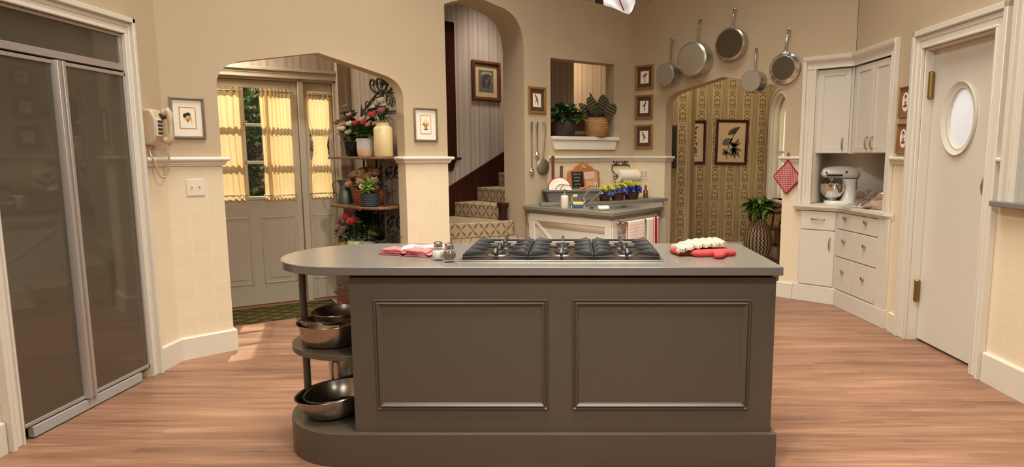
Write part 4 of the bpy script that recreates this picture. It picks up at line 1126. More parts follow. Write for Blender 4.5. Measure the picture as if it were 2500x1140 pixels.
def scroll(cx, cz, r, a0, turns, sx=1, r1=.012, rad_=.006, n=26, y=-.03):
    bar([(cx+sx*(r*(1-k/n)+r1*k/n)*math.cos(a0+turns*2*PI*k/n), y, cz+(r*(1-k/n)+r1*k/n)*math.sin(a0+turns*2*PI*k/n)) for k in range(n+1)], rad_, 'scroll', 6)
for sx in (-1, 1):
    bar([(.58+sx*x, -.03, z) for x, z in ((.0, 1.90), (.012, 1.96), (.06, 2.00), (.085, 2.04), (.068, 2.085), (.03, 2.08), (.022, 2.05), (.04, 2.045))], .0095, 'scroll', 6)
    bar([(.58+sx*x, -.03, z) for x, z in ((.03, 1.975), (.10, 1.965), (.16, 1.995), (.19, 2.045), (.165, 2.085), (.13, 2.07), (.128, 2.04), (.15, 2.035))], .0095, 'scroll', 6)
    scroll(.58+sx*.245, 1.855, .055, -PI/2, 1.3, -sx); scroll(.58+sx*.09, 1.88, .06, -PI*.3, 1.4, sx)
m = MB(); m.lathe([(.004, 2.0), (.016, 2.045), (.010, 2.075), (0, 2.13)], 6, (.58, -.03, 0)); m.obj('finial', M_IRON, rk)
for zc in (1.25, .80, .36):
    for cx, sx, r in ((.34, 1, .085), (.53, -1, .065), (.66, 1, .065), (.77, -1, .07)): scroll(cx, zc, r, PI*.9, 1.5, sx)
    for cy in (-.12, -.21):
        bar([(.895, cy+.06*(1-k/22)*math.cos(PI*.6+3*PI*k/22), zc+.07*(1-k/22)*math.sin(PI*.6+3*PI*k/22)) for k in range(20)], .005, 'scroll', 6)

def rackpos(x, y, z): return HS.w(x, y, z)
def pot(o, prof, mat, name='pot', n=32):
    m = MB(); m.lathe(prof, n); return m.obj(name, mat, o)
def geranium(label, x, y, z, prof, pmat, leafn, lc, lex, fl, fr_, fm, seed, handle=False, lm=0, name='potted_flowers', L=.06, W=.05):
    rnd = random.Random(seed); o = thing(name, label, 'potted flowers', rackpos(x, y, z), HS.a, 'potted plants on the hall rack')
    p = pot(o, prof, pmat)
    m = MB(); foliage(m, rnd, leafn, lc, lex, L, W); m.obj('foliage', M_GREEN[lm], o, smooth=80)
    m = MB()
    for q in fl: m.tube([(q[0]*.3, q[1]*.3, prof[-1][1]-.02), (q[0]*.7, q[1]*.7, (q[2]+prof[-1][1])*.5), q[:3]], .003, 5)
    if fl: m.obj('stems', M_GREEN[0], o)
    flowers(o, fl, fr_, fm, rnd)
    return o, p
ZT = 1.386
o, p = geranium('tall pale pink and cream flowers in a navy cup pot on the rack', .33, -.2, ZT, [(0, 0), (.045, 0), (.055, .01), (.075, .06), (.082, .115), (.085, .135), (.079, .135), (.07, .12), (0, .115)], M_NAVY, 90, (0, 0, .21), (.11, .09, .09),
   [(-.08, .0, .44), (.02, -.03, .36), (.06, -.05, .275), (-.06, -.04, .27), (-.11, -.02, .255), (-.05, -.08, .235), (.02, -.09, .235), (.07, -.07, .20), (-.10, -.06, .20), (-.22, .0, .30)], .042, [M_PINK, M_PINK, M_WHITEFL, M_PINK, M_WHITEFL, M_WHITEFL, M_WHITEFL, M_WHITEFL, M_WHITEFL, M_MAUVE], 11)
m = MB(); m.tube([(-.07, 0, .11), (-.105, 0, .10), (-.10, 0, .05), (-.066, 0, .045)], .006, 8); m.obj('handle', M_NAVY, p)
m = MB(); foliage(m, random.Random(5), 40, (-.03, 0, .36), (.09, .06, .08), .06, .05); m.obj('upper_foliage', M_GREEN[1], o, smooth=80)
o, p = geranium('red and pink geranium in a grey and clay pot, mid top rack shelf', .62, -.25, ZT, [(0, 0), (.062, 0), (.072, .012), (.078, .08), (.077, .150), (.080, .158), (.072, .158), (.070, .14), (0, .135)], M_TWOTONE, 110, (0, 0, .22), (.12, .10, .08),
   [(-.06, -.05, .28), (-.02, -.07, .27), (.02, -.04, .30), (.06, -.05, .275), (.09, -.03, .26), (-.03, .0, .31)], .040, [M_ROSE, M_ROSE, M_PINK, M_ROSE, M_PINK, M_PINK], 12)
m = MB()
for k in range(22): m.tube([(.03*math.cos(k), .03*math.sin(k), .14), (.08*math.cos(k*1.3), .07*math.sin(k*1.3), .24)], .002, 4)
m.obj('leaf_stalks', M_GREEN[1], o)
o, p = geranium('tall cream stoneware crock of rose and white flowers on the top rack shelf', .84, -.22, ZT, [(0, 0), (.075, 0), (.080, .008), (.080, .235), (.072, .252), (.055, .262), (.056, .285), (.060, .29), (.05, .29), (.05, .25), (0, .24)], M_CREAMGLZ, 50, (-.05, 0, .36), (.13, .10, .08),
   [(-.01, -.08, .34), (.06, -.04, .37), (-.09, .02, .44), (-.05, .03, .46), (-.12, .0, .40), (-.02, .04, .42)], .048, [M_ROSE, M_MAUVE, M_WHITEFL, M_WHITEFL, M_WHITEFL, M_WHITEFL], 13, lm=1)
# middle shelf
ZM = .953
jg = thing('watering_jug', 'weathered zinc jug with a long handle, leftmost on the middle rack shelf', 'jug', rackpos(.27, -.26, ZM), rad(24))
m = MB(); m.lathe([(0, 0), (.066, 0), (.068, .006), (.058, .08), (.046, .15), (.046, .165), (.060, .20), (.064, .215), (.060, .215), (.044, .17), (.05, .1), (0, .02)], 32)
m.obj('jug_body', M_ZINC, jg)
m = MB(); m.tube([(-.045, 0, .205), (-.085, 0, .21), (-.105, 0, .18), (-.095, 0, .12), (-.064, 0, .07)], [.006, .008, .008, .007, .006], 8); m.obj('handle', M_ZINC, jg)
m = MB(); m.leaf((.03, 0, .20), (1, 0, .25), (0, 0, 1), .06, .07, -.2, .6); m.obj('spout', M_ZINC, jg, solid=.003)
rnd = random.Random(21); o = thing('flower_basket', 'orange brown wicker basket of peach silk roses behind the dark ridged pot', 'flower basket', rackpos(.52, -.17, ZM), HS.a, 'potted plants on the hall rack')
m = MB(); m.M = Matrix.Diagonal((1.55, 1, 1, 1)); m.lathe([(0, 0), (.10, 0), (.112, .02), (.125, .08), (.128, .12), (.134, .13), (.128, .135), (.115, .12), (0, .10)], 40); m.obj('basket', M_ORWICKER, o)
m = MB(); foliage(m, rnd, 60, (0, 0, .18), (.2, .11, .05), .07, .05); m.obj('foliage', M_GREEN[1], o, smooth=80)
flowers(o, [(-.17, -.05, .20), (-.10, -.08, .24), (-.04, -.09, .25), (.03, -.08, .25), (.10, -.07, .23), (.17, -.05, .19), (-.13, -.10, .16), (-.19, -.06, .15), (.06, -.1, .19), (.12, .0, .26), (-.06, .0, .28), (.02, .02, .28), (.20, -.08, .13), (.15, -.10, .16)], .062, [M_PEACH, M_PEACH, M_PEACH, M_PEACH, pm('tan_petal', (198, 156, 104), .7, var=.15), M_PEACH], rnd)
rnd = random.Random(22); o = thing('potted_herb', 'small variegated plant in a dark ridged pot, front of middle rack shelf', 'potted plant', rackpos(.76, -.325, ZM), HS.a, 'potted plants on the hall rack')
pot(o, [(0, 0), (.066, 0), (.078, .01), (.080, .06), (.079, .118), (.072, .118), (.07, .10), (0, .098)], M_NAVYTEX)
m = MB(); foliage(m, rnd, 46, (0, 0, .17), (.085, .07, .08), .06, .035); m.obj('foliage', M_GREEN[2], o, smooth=80)
m = MB(); foliage(m, rnd, 14, (-.03, -.03, .15), (.09, .06, .05), .05, .03); m.obj('pale_foliage', pm('variegated_cream_leaf', (206, 204, 150), .5, var=.15), o, smooth=80)
# lower shelf
ZL = .523
o, p = geranium('mauve flowers in a small mustard pot, leftmost on the lower rack shelf', .28, -.30, ZL, [(0, 0), (.045, 0), (.055, .05), (.058, .08), (.05, .08), (0, .07)], M_YELGLZ, 30, (0, 0, .13), (.08, .07, .06), [(-.06, -.03, .17), (.0, -.05, .19), (.05, -.03, .16), (-.03, .02, .22), (-.08, .0, .13), (.03, -.06, .13), (-.01, -.03, .25)], .036, [M_MAUVE], 31, lm=1)
o, p = geranium('two rose pink begonia blooms in a celery green pot on the lower rack shelf', .47, -.29, ZL, [(0, 0), (.05, 0), (.078, .03), (.085, .065), (.075, .10), (.07, .105), (.064, .1), (0, .09)], M_LIMEGLZ, 70, (0, 0, .18), (.09, .08, .09), [(-.03, -.05, .30), (.06, -.06, .27)], .065, [M_ROSE], 32, lm=1)
o, p = geranium('green bush rising behind the begonia on the lower rack shelf', .44, -.15, ZL, [(0, 0), (.05, 0), (.06, .08), (.064, .09), (.055, .09), (0, .08)], M_DKWICKER, 150, (0, 0, .27), (.17, .05, .14), [], .04, [M_ROSE], 33, lm=1, name='potted_bush', L=.08, W=.035)
rnd = random.Random(34); o = thing('potted_croton', 'dark croton with yellow veined leaves in a grey white pot on the rack', 'potted plant', rackpos(.78, -.24, ZL), HS.a, 'potted plants on the hall rack')
pot(o, [(0, 0), (.065, 0), (.08, .015), (.082, .08), (.085, .095), (.077, .095), (0, .085)], M_WHITEGLZ)
m = MB(); m2 = MB()
for k in range(34):
    an, el_ = rnd.uniform(0, 2*PI), rnd.uniform(.25, 1.2); d = Vector((math.cos(an)*math.cos(el_)*1.2, math.sin(an)*math.cos(el_)*.8, math.sin(el_)))
    (m2 if k % 6 == 0 else m).leaf((0, 0, .12), d, (0, 0, 1), rnd.uniform(.14, .22), .055, .35, .25)
m.obj('foliage', M_GREEN[3], o, smooth=80); m2.obj('veined_leaves', M_GREEN[2], o, smooth=80)
rb = thing('red_dish', 'dark red glazed dish stacked with a white bowl on the lower rack shelf', 'dish', rackpos(.68, -.30, ZL), HS.a)
m = MB(); m.lathe([(0, 0), (.055, 0), (.062, .01), (.064, .062), (.067, .066), (.060, .066), (0, .03)], 28); m.obj('dish_body', M_REDGLZ, rb)
m = MB(); m.lathe([(0, .062), (.035, .062), (.055, .085), (.06, .105), (.055, .105), (.03, .075), (0, .07)], 28); m.obj('white_bowl', M_WHITEGLZ, rb)

# ---------------------------------------------------------------- hall: curtains, rug, garden
def curtain(label, f, x0, x1, z0, z1, y, mat, waves, seed, pinch=0, name='door_curtain', group='yellow curtains on the hall door', rod=True):
    rnd = random.Random(seed); ph0 = rnd.uniform(0, 6); o = thing(name, label, 'curtain', f.loc(), f.a, group)
    m = MB(); xm = (x0+x1)/2
    def fn(u, v):
        k = 1-pinch*math.exp(-((v-.5)/.16)**2)
        x = xm+(x0+(x1-x0)*u-xm)*k+.004*math.sin(v*5+u*9+ph0)
        z = z0+(z1-z0)*v
        a = .012*(1-.5*pinch)*(.6+.4*math.sin(u*7+ph0))
        return (x, y+a*math.sin(u*waves*2*PI+ph0+1.2*math.sin(v*2)), z+(.006*math.sin(u*waves*2*PI) if v in (0, 1) else 0))
    m.grid(max(40, int(waves*10)), 16, fn); m.obj('sheer_panel', mat, o, smooth=80)
    m = MB(); m.tube([(x0-.01, y, z1-.03), (x1+.01, y, z1-.03)], .005, 8); m.obj('top_rod', M_STEELDK, o)
    m = MB(); m.tube([(x0-.01, y, z0+.05), (x1+.01, y, z0+.05)], .005, 8); m.obj('bottom_rod', M_STEELDK, o)
    return o
curtain('yellow sheer curtain on the left half of the hall door window', HD, .12, .515, .985, 2.0, .012, M_CURTAIN, 8, 1)
curtain('yellow sheer curtain on the right half of the hall door window', HD, .665, .925, .98, 2.0, .012, M_CURTAIN, 8, 2)
curtain('yellow sheer curtain tied in at the middle of the hall side light', HD, 1.062, 1.268, .985, 1.985, .012, M_CURTAIN, 6, 3, .42)
rg = thing('door_rug', 'olive green lattice rug in front of the hall door', 'rug', HD.w(.62, -.36, 0), HD.a)
m = MB(); m.box(-.62, .56, -.28, .27, .0005, .009); m.obj('pile', M_RUG, rg)
for sx in (-1, 1):
    m = MB(); xe = -.62 if sx < 0 else .56
    m.box(min(xe, xe+sx*.008), max(xe, xe+sx*.008), -.275, .265, .002, .007)
    for k in range(28):
        y = -.275+.54*k/27; m.tube([(xe, y, .005), (xe+sx*.03, y+.004*math.sin(k*3), .004)], .0025, 4)
    m.obj('fringe', M_WHITECL, rg)
# garden beyond the door
def shrub(label, x, y, h, w_, n, mats, seed, fl=0, name='garden_shrub'):
    rnd = random.Random(seed); c = HD.w(x, y, 0); o = thing(name, label, 'shrub', c, 0, 'garden shrubs beyond the door')
    m = MB(); m.tube([(0, 0, 0), (.03, .02, h*.4), (-.02, 0, h*.8)], [.05, .04, .015], 8)
    for k in range(9):
        a = rnd.uniform(0, 2*PI); z = h*rnd.uniform(.3, .7); m.tube([(0, 0, z), (math.cos(a)*w_*.4, math.sin(a)*w_*.4, z+h*.15)], [.02, .008], 6)
    m.obj('trunk', M_WALNUT, o)
    for k, mt in enumerate(mats):
        m = MB(); foliage(m, rnd, n*2, (0, 0, h*.55), (w_*.6, w_*.6, h*.48), .09, .06, .2, .3); m.obj('foliage', mt, o, smooth=80)
    if fl:
        flowers(o, [(rv(rnd)*w_*.4, -w_*.45+rv(rnd)*.1, h*rnd.uniform(.35, .75)) for _ in range(fl)], .07, [M_PINK, M_WHITEFL], rnd)
shrub('leafy green shrub seen through the clear strip of the hall door', .74, 1.95, 2.3, 1.0, 520, [M_GREEN[0], M_GREEN[2]], 41)
shrub('shrub with pale blossoms seen through the hall door panes', .35, 1.65, 1.7, .6, 260, [M_GREEN[0], M_GREEN[1]], 42, 10)
shrub('dark shrub behind the hall side light', 1.75, 1.9, 2.2, .8, 380, [M_GREEN[1], M_GREEN[0]], 43, 4)
m = MB(); m.box(-3.0, 4.0, 2.7, 2.8, 0, 2.7)
HD.put(m, 'wall_garden', pm('sunlit_garden_wall', (214, 184, 160), .8, var=.12, scale=6))

# ---------------------------------------------------------------- plants on the pass-through sill
rnd = random.Random(51); o = thing('trailing_plant', 'leafy green plant in a dark basket at the left of the pass through sill', 'potted plant', P.w(.25, .05, 1.595), P.a)
pot(o, [(0, 0), (.09, 0), (.115, .04), (.125, .10), (.12, .15), (.112, .15), (0, .13)], M_DKWICKER)
m = MB(); foliage(m, rnd, 150, (0, -.01, .23), (.20, .13, .11), .065, .055, .3, .5, 1.1); m.obj('foliage', M_GREEN[1], o, smooth=80)
m = MB(); foliage(m, rnd, 26, (.07, -.07, .20), (.16, .06, .12), .065, .058, .2, .5, 1.1); m.obj('bright_foliage', M_GREEN[2], o, smooth=80)
m = MB()
for k in range(16):
    a = 2*PI*k/16; m.tube([(.05*math.cos(a), .05*math.sin(a), .14), (.14*math.cos(a), .09*math.sin(a), .24)], .003, 5)
m.obj('stems', M_GREEN[3], o)
o = thing('calathea_plant', 'dark broad leafed plant in a honey wicker basket on the pass through sill', 'potted plant', P.w(.665, .035, 1.595), P.a)
pot(o, [(0, 0), (.105, 0), (.128, .04), (.135, .10), (.128, .165), (.12, .20), (.125, .205), (.118, .21), (.105, .18), (0, .17)], M_WICKER, n=44)
m = MB()
def vein():
    t = NT('dark_striped_leaf'); x, y, z = t.xyz()
    s1 = t.m_('SINE', t.m_('ADD', t.m_('MULTIPLY', t.m_('ABSOLUTE', x), 90.0), t.m_('MULTIPLY', z, 170.0)))
    return t.fin(t.mix(t.m_('GREATER_THAN', s1, .35), rgb((48, 42, 30)), rgb((96, 92, 58))), .45)
M_VEIN = vein()
for (bx, by, dx, dy, dz, L, W) in ((-.03, 0, -.25, -.15, 1, .20, .15), (.03, -.02, .15, -.2, 1, .23, .16), (.04, .03, .42, -.1, .8, .20, .14), (-.02, .04, -.6, .1, .8, .18, .10), (0, .05, .1, .3, 1, .24, .14), (.03, -.05, .35, -.5, .6, .17, .14), (-.04, -.05, -.3, -.6, .5, .15, .12), (0, 0, -.1, .1, 1, .27, .05), (.05, 0, .6, -.1, .6, .17, .10)):
    b0 = Vector((bx, by, .18)); d = Vector((dx, dy, dz)).normalized(); b1 = b0+d*.07
    m.leaf(b1, d, Vector((-.1, -1, .2)), L*.92, W*.95, .25, .12, 9, 1.05); m.tube([b0, b1, b1+d*L*.3], .004, 5)
m.obj('foliage', M_VEIN, o, smooth=80)
m = MB()
for (dx, dy, dz, L) in ((-.75, -.1, .75, .25), (.6, -.1, .95, .27), (.75, -.35, .5, .22), (.6, -.6, .12, .16)):
    b0 = Vector((0, 0, .18)); d = Vector((dx, dy, dz)).normalized(); m.tube([b0, b0+d*L*.6], .003, 5); m.leaf(b0+d*L*.5, d, (0, -1, .3), L*.5, .04, .1)
m.obj('furled_leaves', M_GREEN[3], o, smooth=80)
# ---------------------------------------------------------------- sink corner
def isect(f, a, g, b):
    """plan point where frame f pushed in by a meets frame g pushed in by b"""
    p, q = f.w(0, a), g.w(0, b); det = f.d[0]*-g.d[1]+g.d[0]*f.d[1]
    t = ((q[0]-p[0])*-g.d[1]+g.d[0]*(q[1]-p[1]))/det
    return (p[0]+f.d[0]*t, p[1]+f.d[1]*t)
CL, CM, CR = (-.509, 6.195), (.342, 5.407), (.889, 6.145)
FL, FR = Fr(CL, CM), Fr(CM, CR)
e = .004
W1, W2, W3 = A.w(3.10, -e)[:2], P.w(.0, -e-.004)[:2], isect(P, -e, D, -e)
W4 = D.w(.385, -e)[:2]
sk = thing('sink_cabinet', 'cream corner sink cabinet with a grey green counter', 'sink cabinet', (CM[0], CM[1], 0))
loc = lambda p: (p[0]-CM[0], p[1]-CM[1])
hole = [FR.w(x, y)[:2] for x, y in ((.36, .10), (.36, .40), (.84, .40), (.84, .10))]
outer = [CL, CM, CR, (.985, 6.93), W4, W3, W2, W1]
key = [CL, CM, hole[0], hole[1], hole[2], hole[3], hole[0], CM]+outer[2:]
m = MB()
top = [loc(p) for p in [CM]+hole+[hole[0], CM]]
# counter top as faces around the basin cut-out
def ringtop(m, z0, z1):
    o = [loc(p) for p in outer]; h = [loc(p) for p in hole]
    # two pieces either side of the basin, split through hole corners
    m.prism([o[1], h[0], h[1], h[2], o[4], o[5], o[6], o[7], o[0]], z0, z1)
    m.prism([o[1], o[2], o[3], o[4], h[2], h[3], h[0]], z0, z1)
ringtop(m, .866, .895); m.obj('countertop', M_SINKTOP, sk, bevel=.0)
def offs(d): return [FL.w(d*1.1, d)[:2], isect(FL, d, FR, d), FR.w(.9186-d*.6, d)[:2]]
m = MB(); b = offs(.012)+[(.975, 6.93), W4, W3, W2, W1]; m.prism([loc(p) for p in b], .848, .866); b = offs(.026)+[(.965, 6.93), W4, W3, W2, W1]; m.prism([loc(p) for p in b], .83, .848); m.obj('counter_moulding', M_SINKTOP, sk, bevel=.003)
m = MB(); h = [loc(p) for p in hole]
cx_ = sum(p[0] for p in h)/4; cy_ = sum(p[1] for p in h)/4; hi = [(cx_+(p[0]-cx_)*.93, cy_+(p[1]-cy_)*.93) for p in h]
for k in range(4):
    j = (k+1) % 4; m.add([(*h[k], .894), (*h[j], .894), (*hi[j], .74), (*hi[k], .74)], [(0, 1, 2, 3)])
m.add([(*p, .74) for p in hi], [(0, 1, 2, 3)]); m.obj('basin', pm('grey_enamel_basin', (108, 102, 92), .3), sk, solid=.004)
b = offs(.05)+[(.93, 6.9), D.w(.44, -e)[:2], W3, W2, A.w(3.12, -e)[:2]]
m = MB(); 
bl_ = [loc(p) for p in b]; m.prism(bl_, 0, .70); m.obj('body', M_CAB, sk)
m = MB(); n_ = len(bl_)
for k in (0, 1): m.add([(*bl_[k], .70), (*bl_[k+1], .70), (*bl_[k+1], .832), (*bl_[k], .832)], [(0, 1, 2, 3)])
m.add([(*bl_[-1], .70), (*bl_[0], .70), (*bl_[0], .832), (*bl_[-1], .832)], [(0, 1, 2, 3)]); m.add([(*bl_[2], .70), (*bl_[3], .70), (*bl_[3], .832), (*bl_[2], .832)], [(0, 1, 2, 3)])
m.obj('apron', M_CAB, sk, solid=.01)
# raised back tier
tier = [(-.315, 6.075), (.23, 6.31), (1.045, 6.875), D.w(.375, -e)[:2], W3, W2, A.w(3.30, -e)[:2]]
m = MB(); m.prism([loc(p) for p in tier], .8955, .926); m.obj('raised_tier', M_SINKTOP, sk, bevel=.004)
# framing boards on both faces
def faceboards(f, L, tag_, diag_strip):
    x0, x1 = .06, L-.05
    m = MB(); y0, y1 = .036, .051
    for bx_ in ((x0, x1, .76, .83), (x0, x1, 0, .12)): m.box(bx_[0], bx_[1], y0, y1, bx_[2], bx_[3])
    m.box(x0, x0+.075, y0, y1, .12, .76); m.box(x1-.075, x1, y0, y1, .12, .76)
    if diag_strip: m.prism([(x0+.075, .76), (x0+.105, .76), (x0+.50, .43), (x0+.90, .12), (x0+.86, .12), (x0+.075, .735)], y0+.006, y1, 'y')  # thin raised diagonal strip across the panel
    o = m.obj('panel_frame', M_CAB, sk, bevel=.003); p = f.w(0, 0); o.location = (p[0]-CM[0], p[1]-CM[1], 0); o.rotation_euler = (0, 0, f.a)
faceboards(FL, 1.16, 'l', True); faceboards(FR, .90, 'r', False)
# towel bar and towels
def onFR(x, y, z): return FR.w(x, y, z)
tb = thing('towel_bar', 'nickel towel bar on the right face of the sink cabinet', 'towel bar', FR.loc(), FR.a)
m = MB(); m.tube([(.14, -.022, .795), (.79, -.022, .795)], .0075, 10); m.obj('bar', M_PULL, tb)
for x in (.14, .79):
    m = MB(); m.lathe([(.006, -.034), (.016, -.03), (.020, -.012), (.012, .02), (.022, .034), (.022, .036)], 16, (x, 0, .795), 'y'); m.ell((x, -.024, .795), (.024, .014, .017)); m.obj('bracket', M_PULL, tb)
def hung(label, mat, x0, x1, z0, zb, name='dish_towel'):
    o = thing(name, label, 'towel', onFR((x0+x1)/2, -.022, .795), FR.a, 'dish towels on the sink towel bar')
    w_ = x1-x0
    m = MB()
    def fn(u, v):
        s = v*2-1
        x = -w_/2+w_*u
        if v < .46: t = 1-v/.46; return (x*(1-.06*t)+.004*math.sin(t*7), -.0105-.006*math.sin(u*9)*t-.005*t, .003-(.795-z0)*t)
        if v > .54: t = (v-.54)/.46; return (x, .0105+.001*t, .003-(.795-zb)*t)
        a = PI*(v-.46)/.08; return (x, -.0105*math.cos(a), .003+.0095*math.sin(a))
    m.grid(24, 50, fn); m.obj('towel_cloth', mat, o, smooth=80, solid=.002)
    return o
hung('white towel with a thin red window check hanging on the sink cabinet bar', M_GRIDTOWEL, .20, .50, .44, .55)
hung('white towel with bold red stripes hanging right on the sink cabinet bar', M_STRTOWEL, .53, .76, .40, .5)
bpy.context.view_layer.update()

# dish tub and dishes
tb_ = thing('dish_tub', 'grey plastic dish tub standing on the sink counter tier', 'dish tub', (-.02, 6.43, .926), .10)
m = MB()
def rr(w_, d, z, r=.03, n=5):
    out = []
    for cx, cy, a0 in ((w_/2-r, d/2-r, 0), (-w_/2+r, d/2-r, PI/2), (-w_/2+r, -d/2+r, PI), (w_/2-r, -d/2+r, 1.5*PI)):
        for k in range(n+1): a = a0+PI/2*k/n; out.append((cx+r*math.cos(a), cy+r*math.sin(a), z))
    return out
def loft(m, rings, capb=True, capt=False):
    n = len(rings[0]); vs = [p for r in rings for p in r]; fs = [(i*n+k, i*n+(k+1) % n, (i+1)*n+(k+1) % n, (i+1)*n+k) for i in range(len(rings)-1) for k in range(n)]
    if capb: fs.append(tuple(range(n))[::-1])
    if capt: fs.append(tuple(range((len(rings)-1)*n, len(rings)*n)))
    m.add(vs, fs)
loft(m, [rr(.49, .19, 0), rr(.535, .215, .105), rr(.60, .25, .105), rr(.60, .25, .122), rr(.525, .205, .122), rr(.485, .18, .006)], True, True)
m.obj('tub_body', pm('grey_tub_plastic', (112, 112, 104), .45), tb_, bevel=.002)
def plate_at(label, r, c, tilt, rz, rim, dish=.012, group='dishes in the tub', name='plate'):
    o = thing(name, label, 'plate', c, rz, group); M_ = Matrix.Rotation(tilt, 4, 'X')
    m = MB(); m.M = M_; m.lathe([(0, 0), (r*.55, 0), (r*.66, dish*.4), (r*.93, dish), (r*.93, dish+.004), (r*.64, dish*.4+.004), (r*.52, .004), (0, .004)], 40); m.obj('dish', pm('white_enamel', (236, 222, 206), .25, var=.01), o)
    m = MB(); m.M = M_; m.lathe([(r*.925, dish-.001), (r, dish+.001), (r+.002, dish+.004), (r, dish+.007), (r*.925, dish+.005), (r*.925, dish-.001)], 40, caps=False); m.obj('rim', rim, o)
    return o
M_RIM = pm('red_enamel_rim', (176, 44, 44), .3); M_RIMB = pm('brown_enamel_rim', (120, 52, 44), .3)
plate_at('large white plate with a red rim leaning in the grey dish tub', .118, (-.145, 6.44, 1.055), rad(68), .12, M_RIM)
plate_at('white saucer with a brown rim in front of the large plate', .062, (-.12, 6.39, 1.04), rad(66), .1, M_RIMB)
plate_at('white saucer with a brown rim, nearest the faucet in the tub', .062, (-.072, 6.375, 1.035), rad(66), .1, M_RIMB)
for x, lab in ((-.20, 'white cup upside down at the left of the dish tub'), (-.045, 'white cup upside down behind the soap pump')):
    o = thing('cup', lab, 'cup', (x, 6.40, .985), 0, 'white cups in the dish tub'); m = MB(); m.lathe([(.036, 0), (.038, .02), (.034, .05), (.022, .066), (0, .068)], 24); m.obj('cup_body', pm('cream_china', (238, 226, 204), .3, var=.01), o); m = MB(); m.lathe([(.018, .066), (.02, .074), (.016, .074), (.014, .067)], 20); m.obj('foot_ring', pm('cream_china_foot', (226, 212, 190), .3), o)
o = thing('wooden_brush', 'brown wooden handled brush resting over the tub edge', 'brush', (.075, 6.39, 1.03), .15)
m = MB(); m.tube([(-.06, 0, .0), (.0, -.01, .025), (.09, -.03, .058)], [.012, .011, .009], 10); m.obj('handle', M_OAK, o); m = MB(); m.box(-.10, -.05, -.025, .025, -.03, .01); m.obj('bristles', M_DKWICKER, o)
sd = thing('soap_dispenser', 'white ceramic soap pump beside the sink', 'soap dispenser', (-.085, 5.985, .895))
m = MB(); m.lathe([(0, 0), (.036, 0), (.039, .005), (.037, .10), (.036, .112), (.030, .12), (0, .122)], 28); m.obj('bottle', pm('white_ceramic', (236, 222, 198), .25, var=.01), sd)
m = MB(); m.lathe([(.018, .121), (.018, .128), (.012, .132), (.007, .135), (.007, .165), (.013, .168), (.013, .178), (0, .18)], 16); m.tube([(0, 0, .172), (.02, -.03, .172), (.024, -.038, .162)], .004, 6); m.obj('pump', M_CHROME, sd)
fc = thing('faucet', 'chrome sink faucet with a long angled spout', 'faucet', (.10, 6.095, .895))
m = MB(); m.lathe([(0, 0), (.028, 0), (.028, .006), (.022, .012), (.020, .07), (.022, .075), (.016, .09), (0, .092)], 20); m.obj('base', M_CHROME, fc)
m = MB(); m.tube([(.015, -.01, .035), (.05, -.03, .06), (.16, -.09, .145)], [.010, .011, .010], 10); m.tube([(.155, -.087, .142), (.172, -.095, .147), (.18, -.10, .135)], .012, 8); m.obj('spout', M_CHROME, fc)
m = MB(); m.tube([(0, 0, .085), (.0, -.005, .11), (.025, -.015, .135), (.05, -.02, .155)], [.010, .007, .006, .008], 8); m.obj('lever', M_CHROME, fc)
sr = thing('sink_sprayer', 'chrome sprayer head between the soap pump and the sponges', 'sprayer', (-.015, 6.02, .895))
m = MB(); m.lathe([(0, 0), (.018, 0), (.018, .005), (.010, .015), (.009, .08), (.012, .09)], 16); m.tube([(0, 0, .085), (0, -.01, .105), (.035, -.02, .115)], [.012, .013, .011], 10); m.obj('spray_head', M_CHROME, sr)
m = MB(); m.box(.01, .055, -.032, -.008, .105, .128); m.obj('yellow_tip', pm('pale_yellow_sponge', (226, 208, 128), .8), sr, bevel=.004)
for z, mt, lab in ((.8955, pm('blue_sponge', (64, 84, 140), .9, bump=.4, scale=90), 'blue sponge lying under the yellow one by the faucet'), (.9245, pm('yellow_sponge', (232, 212, 112), .9, bump=.4, scale=90), 'yellow sponge stacked on the blue one by the faucet')):
    m = MB(); m.box(-.05, .05, -.03, .03, 0, .028); o = m.obj('sponge', mt, None, (.045, 5.985, z), .05, bevel=.005); tag(o, lab, 'sponge', 'sponges by the faucet')
so = thing('soap_dish', 'white soap bar on a dish at the front corner of the sink counter', 'soap dish', (.275, 5.72, .895), .15)
m = MB(); m.lathe([(0, 0), (.045, 0), (.056, .008), (.058, .014), (.05, .012), (0, .008)], 24); m.obj('dish', M_WHITEGLZ, so); m = MB(); m.box(-.052, .052, -.03, .03, .012, .042); m.obj('soap_bar', pm('white_soap', (244, 236, 220), .5, var=.01), so, bevel=.01)
m = MB(); rnd = random.Random(8)
pts = [(.02*math.cos(k*1.7)*(.6+.5*rnd.random()), .02*math.sin(k*1.1)*(.6+.5*rnd.random()), .02+.016*math.sin(k*.9)) for k in range(90)]
m.tube(pts, .002, 4); tag(m.obj('steel_scrubber', M_STEELDK, None, (.17, 5.76, .897)), 'curled steel scrubber left of the soap bar', 'scrubber')
